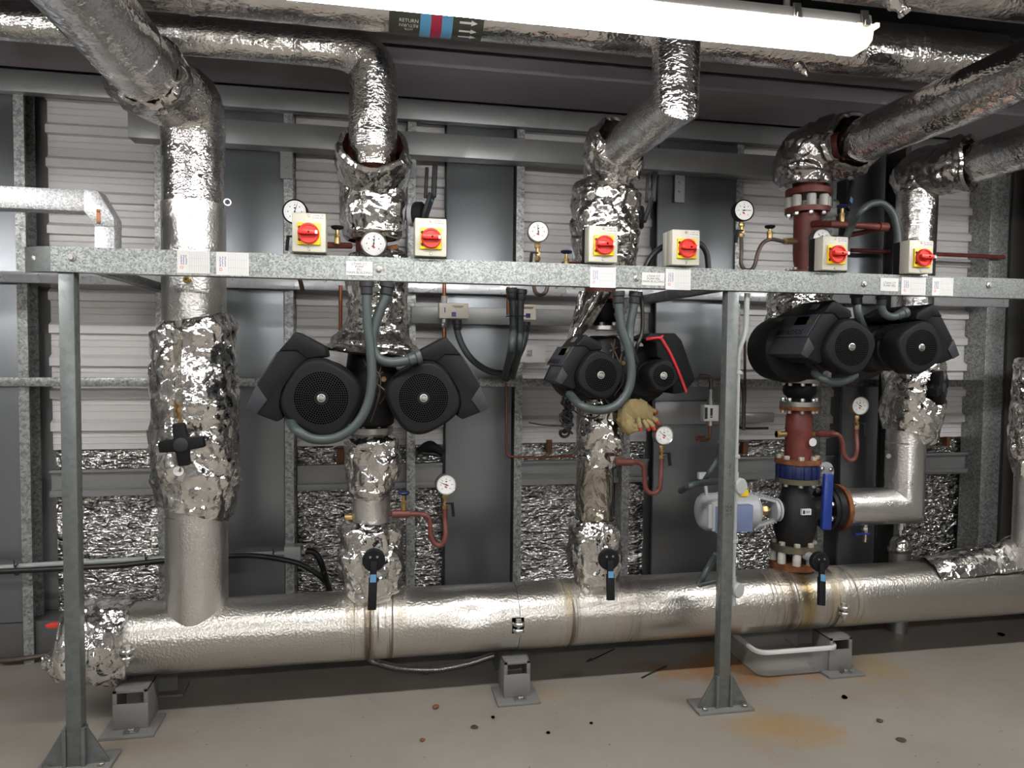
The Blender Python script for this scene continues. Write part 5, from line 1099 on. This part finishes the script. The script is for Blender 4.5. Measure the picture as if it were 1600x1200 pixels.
# cream pressure switches
def switchbox(x0, x1, y0, y1, Y, label, full=True):
    a = at(x0, y0, Y); b = at(x1, y1, Y); t = T('pressure_switch', label, 'switch', V(((a.x+b.x)/2, Y, b.z)))
    bx = t.part('housing', M().bb(a.x, b.x, Y, Y+.06, b.z, a.z), 'cream', bevel=.004)
    q = M(); cx = (a.x+b.x)/2+.02*full; q.bb(cx-.028, cx+.028, Y-.0008, Y, a.z-.016, a.z-.013).bb(cx-.02, cx+.022, Y-.0008, Y, a.z-.022, a.z-.019); t.part('print', q, 'ink', bx, kind='stuff')
    px = b.x-(b.x-a.x)*.5; lz = b.z+.02; t.part('blue_badge', M().bb(px-.011, px+.011, Y-.002, Y, lz-.011, lz+.011), 'ink_blue', bx)
    t.part('mounting_plate', M().bb(a.x+.01, b.x-.01, Y+.06, Y+.10 if Y > 3.4 else Y+.07, b.z+.01, a.z-.01), 'rail')
    if full:
        wx = a.x+.028; t.part('scale_window', M().bb(wx-.013, wx+.013, Y-.002, Y, (a.z+b.z)/2-.016, (a.z+b.z)/2+.020), 'white', bx); t.part('pointer', M().bb(wx-.002, wx+.003, Y-.003, Y-.002, (a.z+b.z)/2-.01, (a.z+b.z)/2+.015), 'ink', bx)
        q = M().cyl((wx, Y+.03, a.z), (wx, Y+.03, a.z+.035), .016, n=16); t.part('top_fitting', q, 'sleeve')
        q = M().cyl((wx, Y+.03, b.z), (wx, Y+.03, b.z-.02), .017, n=16); hexn(q, (wx, Y+.03, b.z-.045), (0, 0, 1), .014, .025); t.part('bottom_fitting', q, 'steel_dull')
    return t, a, b
t, a, b = switchbox(686, 732, 473, 498, 3.56, 'long cream pressure switch box with a scale window on the wall channel')
wx = a.x+.028; pipe('copper_pipe', [(wx, 3.59, a.z+.03), (wx, 3.59, a.z+.09), (wx-.004, 3.6, a.z+.16)], .009, 'copper', 'copper pipe running up from the long cream switch box', 'pipe')
pipe('copper_pipe', [(wx, 3.59, b.z-.04), (wx, 3.59, b.z-.10), (wx+.002, 3.59, b.z-.2)], .009, 'copper', 'copper pipe running down from the long cream switch box', 'pipe')
switchbox(812, 838, 475, 500, 3.40, 'small cream switch box behind the strapped conduits', False)
P = at(1101, 633, 3.45); Q = at(1123, 658, 3.45); t = T('flow_switch', 'little white sensor box on a copper pipe left of the right-hand post', 'switch', V(((P.x+Q.x)/2, 3.45, Q.z)))
b_ = t.part('housing', M().bb(P.x, Q.x, 3.45, 3.50, Q.z, P.z), 'white', bevel=.003); q = M(); q.bb(P.x+.032, P.x+.045, 3.449, 3.45, Q.z+.028, P.z-.016); q.bb(P.x+.032, P.x+.045, 3.449, 3.45, Q.z+.018, Q.z+.025); t.part('print', q, 'ink', b_, kind='stuff')
t.part('side_cover', M().bb(P.x+.002, P.x+.016, 3.447, 3.45, Q.z+.012, P.z-.012), 'plastic_char', b_)
cx = (P.x+Q.x)/2+.004; q = M().cyl((cx, 3.475, P.z), (cx, 3.475, P.z+.03), .018, n=14).cyl((cx, 3.475, P.z+.03), (cx, 3.475, P.z+.08), .011, n=12); t.part('top_fitting', q, 'steel_dull')
q = M().cyl((cx, 3.475, Q.z-.025), (cx, 3.475, Q.z), .02, n=14); t.part('bottom_fitting', q, 'steel_dull')
pipe('copper_pipe', [(cx, 3.475, P.z+.07), (cx, 3.475, P.z+.12), (cx-.01, 3.475, P.z+.145), (cx-.06, 3.48, P.z+.15)], .010, 'pipe_dark', 'dark pipe bending left above the little white sensor box', 'pipe')
pipe('copper_pipe', [(cx, 3.475, Q.z-.02), (cx, 3.475, Q.z-.07), (cx-.004, 3.475, Q.z-.095), (cx-.04, 3.46, Q.z-.10), (cx-.075, 3.45, Q.z-.098), (cx-.06, 3.5, Q.z-.09), (cx-.01, 3.51, Q.z-.088)], .007, 'copper', 'copper pipe ending in a loop under the little white sensor box', 'pipe')
for px0, y0, y1, Y, r, m_, lb in ((532, 446, 548, 3.66, .009, 'copper', 'thin copper pipe on the wall left of the second riser'), (791, 598, 706, 3.66, .006, 'copper', 'thin copper pipe on the wall left of the third riser'),
                                  (1164, 470, 630, 3.62, .007, 'pipe_dark', 'thin dark pipe on the cladding right of the right-hand post'), (794, 448, 492, 3.5, .009, 'copper', 'copper pipe beside the strapped conduits')):
    pipe('wall_pipe', [at(px0, y0, Y), at(px0+.0, y1, Y)], r, m_, lb, 'pipe', sm=0)
pipe('wall_pipe', [at(791, 700, 3.66), at(792, 709, 3.66), at(799, 713, 3.66), at(830, 715, 3.66), at(897, 713, 3.66)], .006, 'copper', 'thin copper pipe running level into the third riser jacket', 'pipe')
pipe('wall_pipe', [at(1152, 598, 3.62), at(1160, 602, 3.62), at(1162, 615, 3.62), at(1162, 672, 3.62)], .010, 'pipe_dark', 'dark pipe bending down on the cladding beside the right-hand post', 'pipe')
conduit([(1153, 664), (1160, 669), (1200, 669)], 3.68, 'black cable along the cladding right of the right-hand post', .007, 'cable_black', (), 'power_cable', 'cable')
conduit([(650, 706), (690, 711)], 3.70, 'short black hose end on the wall rail right of the second riser', .012, 'cable_black', (), 'power_cable', 'cable')
q = M(); foil_tube(q, [at(655, 704, 3.70), at(672, 698, 3.70), at(690, 706, 3.70)], [.02, .036, .02], 77, 30, 14, .01, .004); single('cloth_scrap', q, 'plastic_black', 'dark scrap of lagging on the wall rail right of the second riser', 'rag')
# rigid conduit on the right-hand post with two round boxes
cxp = lambda py: at(1167-(py-460)*.0, py, 2.80)
t = T('rigid_conduit', 'pale rigid conduit clipped to the right-hand post with two round boxes', 'conduit', at(1148, 925, 2.79))
xx = rx+.072; zt = at(1166, 458, 2.80).z; zm = at(1150, 545, 2.80).z; za = at(1148, 760, 2.80).z; zb2 = at(1147, 922, 2.80).z
t.part('tube', M().sweep([(xx+.035, 2.80, zt), (xx+.035, 2.80, zm+.10), (xx+.030, 2.80, zm+.06), (xx+.005, 2.80, zm-.0), (xx, 2.80, zm-.04), (xx, 2.80, zm-.14), (xx, 2.80, zb2)], .0115, 14), 'conduit_light')
for z_, r_ in ((za, .036), (zb2, .033)):
    q = M().lathe([(r_, 0), (r_, .035), (r_*.85, .042)], (xx+.012, 2.825, z_), (.35, -1, 0), 26); q.cyl((xx, 2.80, z_-.06), (xx, 2.80, z_+.06), .015, n=14); t.part('round_box', q, 'conduit_light')
for py in (582, 713, 845): z_ = at(1150, py, 2.8).z; t.part('clip', M().bb(xx-.022, xx+.014, 2.785, 2.815, z_-.008, z_+.008), 'conduit_light', bevel=.003)
conduit([(1064, 767, 3.15), (1076, 760), (1095, 755), (1128, 752, 2.83)], 3.0, 'grey conduit curving left from behind the right-hand post', .015, glands=())
conduit([(1126, 690, 2.9), (1121, 715), (1109, 738), (1100, 752, 3.0)], 2.95, 'grey conduit slanting down behind the right-hand post', .012, glands=())
conduit([(1119, 866, 2.9), (1108, 885), (1098, 903), (1093, 913, 2.98)], 2.92, 'grey conduit slanting behind the right-hand post down to the header pipe', .014, glands=())
conduit([(1093, 914), (1118, 908), (1134, 906)], 2.92, 'short grey conduit lying level above the header pipe', .010, glands=())
# valve actuator
ac = at(1150, 798, 3.15); t = T('valve_actuator', 'blue and grey valve actuator with a yoke, partly behind the right-hand post', 'actuator', ac)
aL, aR = at(1092, 800, 3.15).x, at(1183, 800, 3.15).x; ra = .088
q = M().lathe([(ra*.62, 0), (ra*.86, .012), (ra, .03), (ra, .095), (ra*1.03, .10), (ra*1.03, .115), (ra*.96, .12), (ra*.96, aR-aL-.03), (ra*.8, aR-aL-.01), (ra*.5, aR-aL)], (aL, 3.15, ac.z), (1, 0, 0), 40); t.part('drum', q, 'grey_act')
q = M().lathe([(ra*.965, .118), (ra*.985, .119), (ra*.985, .124), (ra*.965, .125)], (aL, 3.15, ac.z), (1, 0, 0), 40); t.part('seal_ring', q, 'plastic_black')
t.part('end_rib', M().bb(aL+.0, aL+.02, 3.05, 3.065, ac.z-.055, ac.z+.055).bb(aL+.02, aL+.05, 3.052, 3.062, ac.z-.07, ac.z+.07), 'conduit_light', bevel=.004)
b0 = at(1147, 790, 3.05); b1_ = at(1176, 831, 3.05); t.part('blue_housing', M().bb(b0.x-.09, b1_.x, 3.045, 3.14, b1_.z, b0.z), 'blue_act', bevel=.006)
yl = at(1160, 768, 3.12); t.part('yellow_indicator', M().bb(yl.x-.018, yl.x+.022, 3.10, 3.14, yl.z-.02, yl.z+.012), 'yellow', bevel=.004)
xt = at(1207, 795, 3.15).x
for s in (-1, 1):
    q = M().bar((aR-.03, 3.13, ac.z+s*.075), (xt+.0, 3.13, ac.z+s*.045), .03, .012, (0, 0, 1))
    for k in range(9): f = k/8; q.box((aR-.03+(xt-aR+.03)*f, 3.13, ac.z+s*(.083-.030*f)), (.005, .03, .012))
    t.part('yoke_arm', q, 'grey_act')
q = M().lathe([(.052, 0), (.055, .006), (.055, .012), (.046, .014), (.046, .02), (.055, .022), (.055, .03), (.04, .036)], (xt-.008, 3.14, ac.z), (1, 0, 0), 28); t.part('yoke_ring', q, 'grey_act')
q = M().cyl((aR-.02, 3.14, ac.z), (xt-.02, 3.14, ac.z), .008, n=12); hexn(q, (xt-.065, 3.14, ac.z), (1, 0, 0), .024, .032); t.part('brass_stem', q, 'brass')
t.part('valve_stub', M().cyl((xt+.02, 3.15, ac.z), (cD.x-.06, DY, ac.z), .03, n=16), 'cast_black')
q = M().bar(at(1101, 745, 3.14), at(1104, 775, 3.14), .012, .010, (0, 1, 0)); q.bb(at(1091, 740, 3.14).x, at(1103, 740, 3.14).x, 3.13, 3.15, zz(748, 1097, 3.14), zz(738, 1097, 3.14)); t.part('bracket', q, 'conduit_light')
# low cables along the left wall
conduit([(-60, 890), (0, 887), (85, 881), (180, 876), (258, 872), (360, 868), (452, 864), (476, 862)], 3.70, 'pale rigid conduit running low along the left wall', .0125, 'conduit_light', (), 'rigid_conduit', 'conduit', n=12)
P = at(461, 863, 3.70); single('junction_box', M().bb(P.x-.05, P.x+.03, 3.67, 3.74, P.z-.035, P.z+.035), 'conduit_light', 'small grey junction box at the end of the low conduit', 'box', bevel=.004)
conduit([(-60, 897), (0, 893), (85, 889), (180, 884), (258, 876), (360, 868.5), (405, 869), (440, 874), (470, 882), (495, 897), (512, 915), (518, 935, 3.5)], 3.66, 'black cable strapped under the low conduit and drooping behind the header', .013, 'cable_black', (), 'power_cable', 'cable')
conduit([(478, 861), (492, 864), (502, 880), (508, 900), (519, 935, 3.5)], 3.68, 'black cable curling down from the small junction box', .015, 'cable_black', (), 'power_cable', 'cable')
for px, py in ((27, 888), (230, 876), (428, 867)):
    p = at(px, py, 3.69); single('cable_tie', M().lathe([(.024, -.003), (.027, -.003), (.027, .003), (.024, .003)], p+V((0, 0, -.006)), (1, 0, 0), 16, cap=False).bb(p.x-.002, p.x+.002, 3.66, 3.664, p.z+.015, p.z+.045), 'cable_black', 'black cable tie on the low conduit at %s' % {27: 'the far left stud', 230: 'the left of the first riser', 428: 'the right of the first riser'}[px], 'tie')
# hose under the header
q = M(); P = [atz(577, 1028, .06), atz(592, 1036, .025), atz(625, 1044, .02), atz(680, 1046, .02), atz(730, 1037, .03), atz(772, 1024, .06)]
t = T('braided_hose', 'braided steel hose lying on the floor under the header pipe', 'hose', P[2])
t.part('hose', M().sweep(P, .016, 12, smooth=10), 'steel_dull'); sp = spline(P, 40)
q = M()
for i in range(0, len(sp)-1, 2): q.lathe([(.0155, -.0014), (.0172, 0), (.0155, .0014)], sp[i], (sp[i+1]-sp[i]), 10)
t.part('braid', q, 'steel', kind='stuff')

# ================================================================== gloves, cable tangle
gp = at(1000, 650, 3.02); t = T('work_gloves', 'dirty yellow work glove with red fingertips hung beside the third riser', 'glove', gp)
g = lambda px, py, d=0: at(px, py, 3.02+d)
q = M(); P = [g(972, 646), g(985, 640), g(1003, 640), g(1018, 648)]
rings = []
for i, p in enumerate(spline(P, 8)):
    f = i/24; hz_ = .034+.012*math.sin(PI*f); hy = .022
    rings.append([p+V((0, hy*math.cos(2*PI*k/20), hz_*math.sin(2*PI*k/20)))+V((.006*noise.noise(V((k, i*.6, 1))), .008*noise.noise(V((k*.7, i*.5, 2))), .007*noise.noise(V((k*.8, i*.5, 9))))) for k in range(20)])
pal = t.part('palm', q.rings(rings), 'glove', sharp=1.2)
q = M(); foil_tube(q, [g(975, 640), g(976, 655), g(984, 668), g(994, 668)], [.026, .034, .034, .022], 5, 30, 18, .010, .005, 30, 60); t.part('cuff', q, 'glove', sharp=1.2)
for (a, b, c_), r in (((( 1012, 641), (1021, 642), (1027, 645)), .012), (((1014, 650), (1023, 655), (1028, 662)), .012), (((1010, 655), (1018, 663), (1022, 671)), .0115), (((1005, 656), (1010, 665), (1014, 672)), .0105), (((996, 652), (999, 664), (1001, 672)), .012)):
    A, B, C_ = g(*a, -.005), g(*b, -.01), g(*c_, -.012)
    f = t.part('finger', M().sweep([A, B, C_], [r*1.05, r, r*.75], 12, smooth=5), 'glove', sharp=1.2)
    t.part('fingertip', M().sweep([B.lerp(C_, .45)+V((0, -.001, 0)), C_+(C_-B)*.12], [r*.98, r*.7], 12), 'glove_red', f, label='red rubber fingertip')
t.part('hook', M().sweep([g(968, 628, .05), g(972, 640, .0), g(976, 646, -.02)], .003, 6, smooth=4), 'pipe_dark')
q = M(); rnd = random.Random(4); c = at(886, 648, 3.0)
for i in range(9):
    P = [c+V((rnd.uniform(-.025, .025), rnd.uniform(-.02, .02), .07-.02*j+rnd.uniform(-.012, .012))) for j in range(8)]; q.sweep(P, .0055, 8, smooth=5)
q.lathe([(.02, -.007), (.027, 0), (.02, .007), (.014, 0)], c+V((-.012, -.01, -.075)), (0, 1, .2), 18, cap=False)
single('cable_tangle', q, 'cable_black', 'tangle of black cable hanging left of the third riser under the pump', 'cable', kind=None)
pipe('loose_cable', [at(826, 660, 3.0), at(850, 664, 3.0), at(880, 665, 3.0)], .0035, 'cable_black', 'thin black cable end sticking out left of the cable tangle', 'cable')
pipe('loose_cable', [at(895, 640, 2.99), at(910, 650, 2.98), at(930, 652, 2.97), at(943, 642, 2.97)], .003, 'cable_black', 'thin black cable drooping across the foil under the middle pump', 'cable')

# ================================================================== tub and litter on the floor
fl_, frr = atz(1193, 1060, 0), atz(1296, 1047, 0); bl = (atz(1150, 990, .115).x, 3.34)
t = T('plastic_tub', 'clear plastic tub catching drips under the header pipe', 'tub', ((fl_.x+frr.x)/2, 3.18, 0))
x0, x1, y0, y1 = fl_.x-.035, frr.x+.012, fl_.y-.012, 3.33; zt = .132
def rr_(ix, iy0, r, z, m_=10):
    out = []
    for cx_, cy_, a0 in ((x1-ix-r, y1-ix-r, 0), (x0+ix+r, y1-ix-r, PI/2), (x0+ix+r, y0+ix+r, PI), (x1-ix-r, y0+ix+r, 1.5*PI)):
        for k in range(m_): a = a0+PI/2*k/(m_-1); out.append(V((cx_+r*math.cos(a), cy_+r*math.sin(a), z)))
    return out
R_ = [rr_(.022, 0, .05, .002), rr_(.012, 0, .05, .008), rr_(.0, 0, .05, zt), rr_(.003, 0, .048, zt), rr_(.015, 0, .048, .011), rr_(.025, 0, .048, .006)]
t.part('shell', M().rings(R_), 'tray_plastic', sharp=.8)
R_ = [rr_(-.012, 0, .056, zt-.012), rr_(-.012, 0, .056, zt), rr_(-.008, 0, .055, zt+.004), rr_(.004, 0, .048, zt+.004), rr_(.004, 0, .048, zt-.004)]
t.part('rim', M().rings(R_, False, False), 'tray_rim', sharp=.8)
rnd = random.Random(9)
def lump(px, py, r, m_, name, label, cat='debris', flat=.6):
    c = atz(px, py, 0); q = M(); q.ball((0, 0, 0), r, 10); q.v = [V((p.x*(1+.5*noise.noise(p*40+V((px, 0, 0)))), p.y*(1+.5*noise.noise(p*40+V((0, py, 0)))), p.z*flat))+c+V((0, 0, r*flat*.9)) for p in q.v]; single(name, q, m_, label, cat, o=c)
lump(681, 1107, .013, 'crumb', 'leaf_crumb', 'brown crumb on the floor left of the middle support', flat=.7)
lump(660, 1158, .010, 'crumb', 'leaf_crumb', 'smaller brown crumb nearer the front of the floor', flat=.6)
lump(770, 1122, .008, 'hole', 'grit', 'black speck of grit left of the middle support plate', flat=.6)
lump(741, 1137, .016, 'pipe_dark', 'grit', 'grey smudge of grit in front of the middle support', flat=.18)
lump(924, 1131, .007, 'hole', 'grit', 'black speck of grit in the middle of the open floor', flat=.5)
lump(1320, 1091, .013, 'hole', 'grit', 'black lump of grit in front of the rusty support', flat=.5)
lump(1375, 1128, .014, 'pipe_dark', 'grit', 'grey speck of grit right of the rusty floor stain', flat=.4)
lump(1408, 1157, .018, 'pipe_dark', 'grit', 'largest grey scuff of grit at lower right', flat=.2)
lump(1564, 993, .018, 'hole', 'grit', 'black lump on the floor behind, far right', flat=.4)
lump(857, 1146, .008, 'hole', 'grit', 'tiny black chip toward the front of the open floor', flat=.5)
a, b = atz(1003, 1059, .004), atz(1041, 1041, .004); single('twig', M().sweep([a, a.lerp(b, .5)+V((0, .004, 0)), b], .0038, 8, smooth=4), 'plastic_char', 'thin dark rod lying on the floor left of the right-hand post', 'rod')
a, b = atz(920, 1033, .004), atz(960, 1014, .004); single('cable_offcut', M().sweep([a+V((.02, .03, 0)), a, b], .0032, 8, smooth=4), 'cable_black', 'bent black cable offcut under the header pipe', 'cable')
c = atz(663, 1054, .0); single('washer', M().lathe([(.010, 0), (.018, 0), (.018, .004), (.010, .004)], c, n=20, cap=False), 'steel_dull', 'grey washer lying on the floor under the header pipe', 'washer')
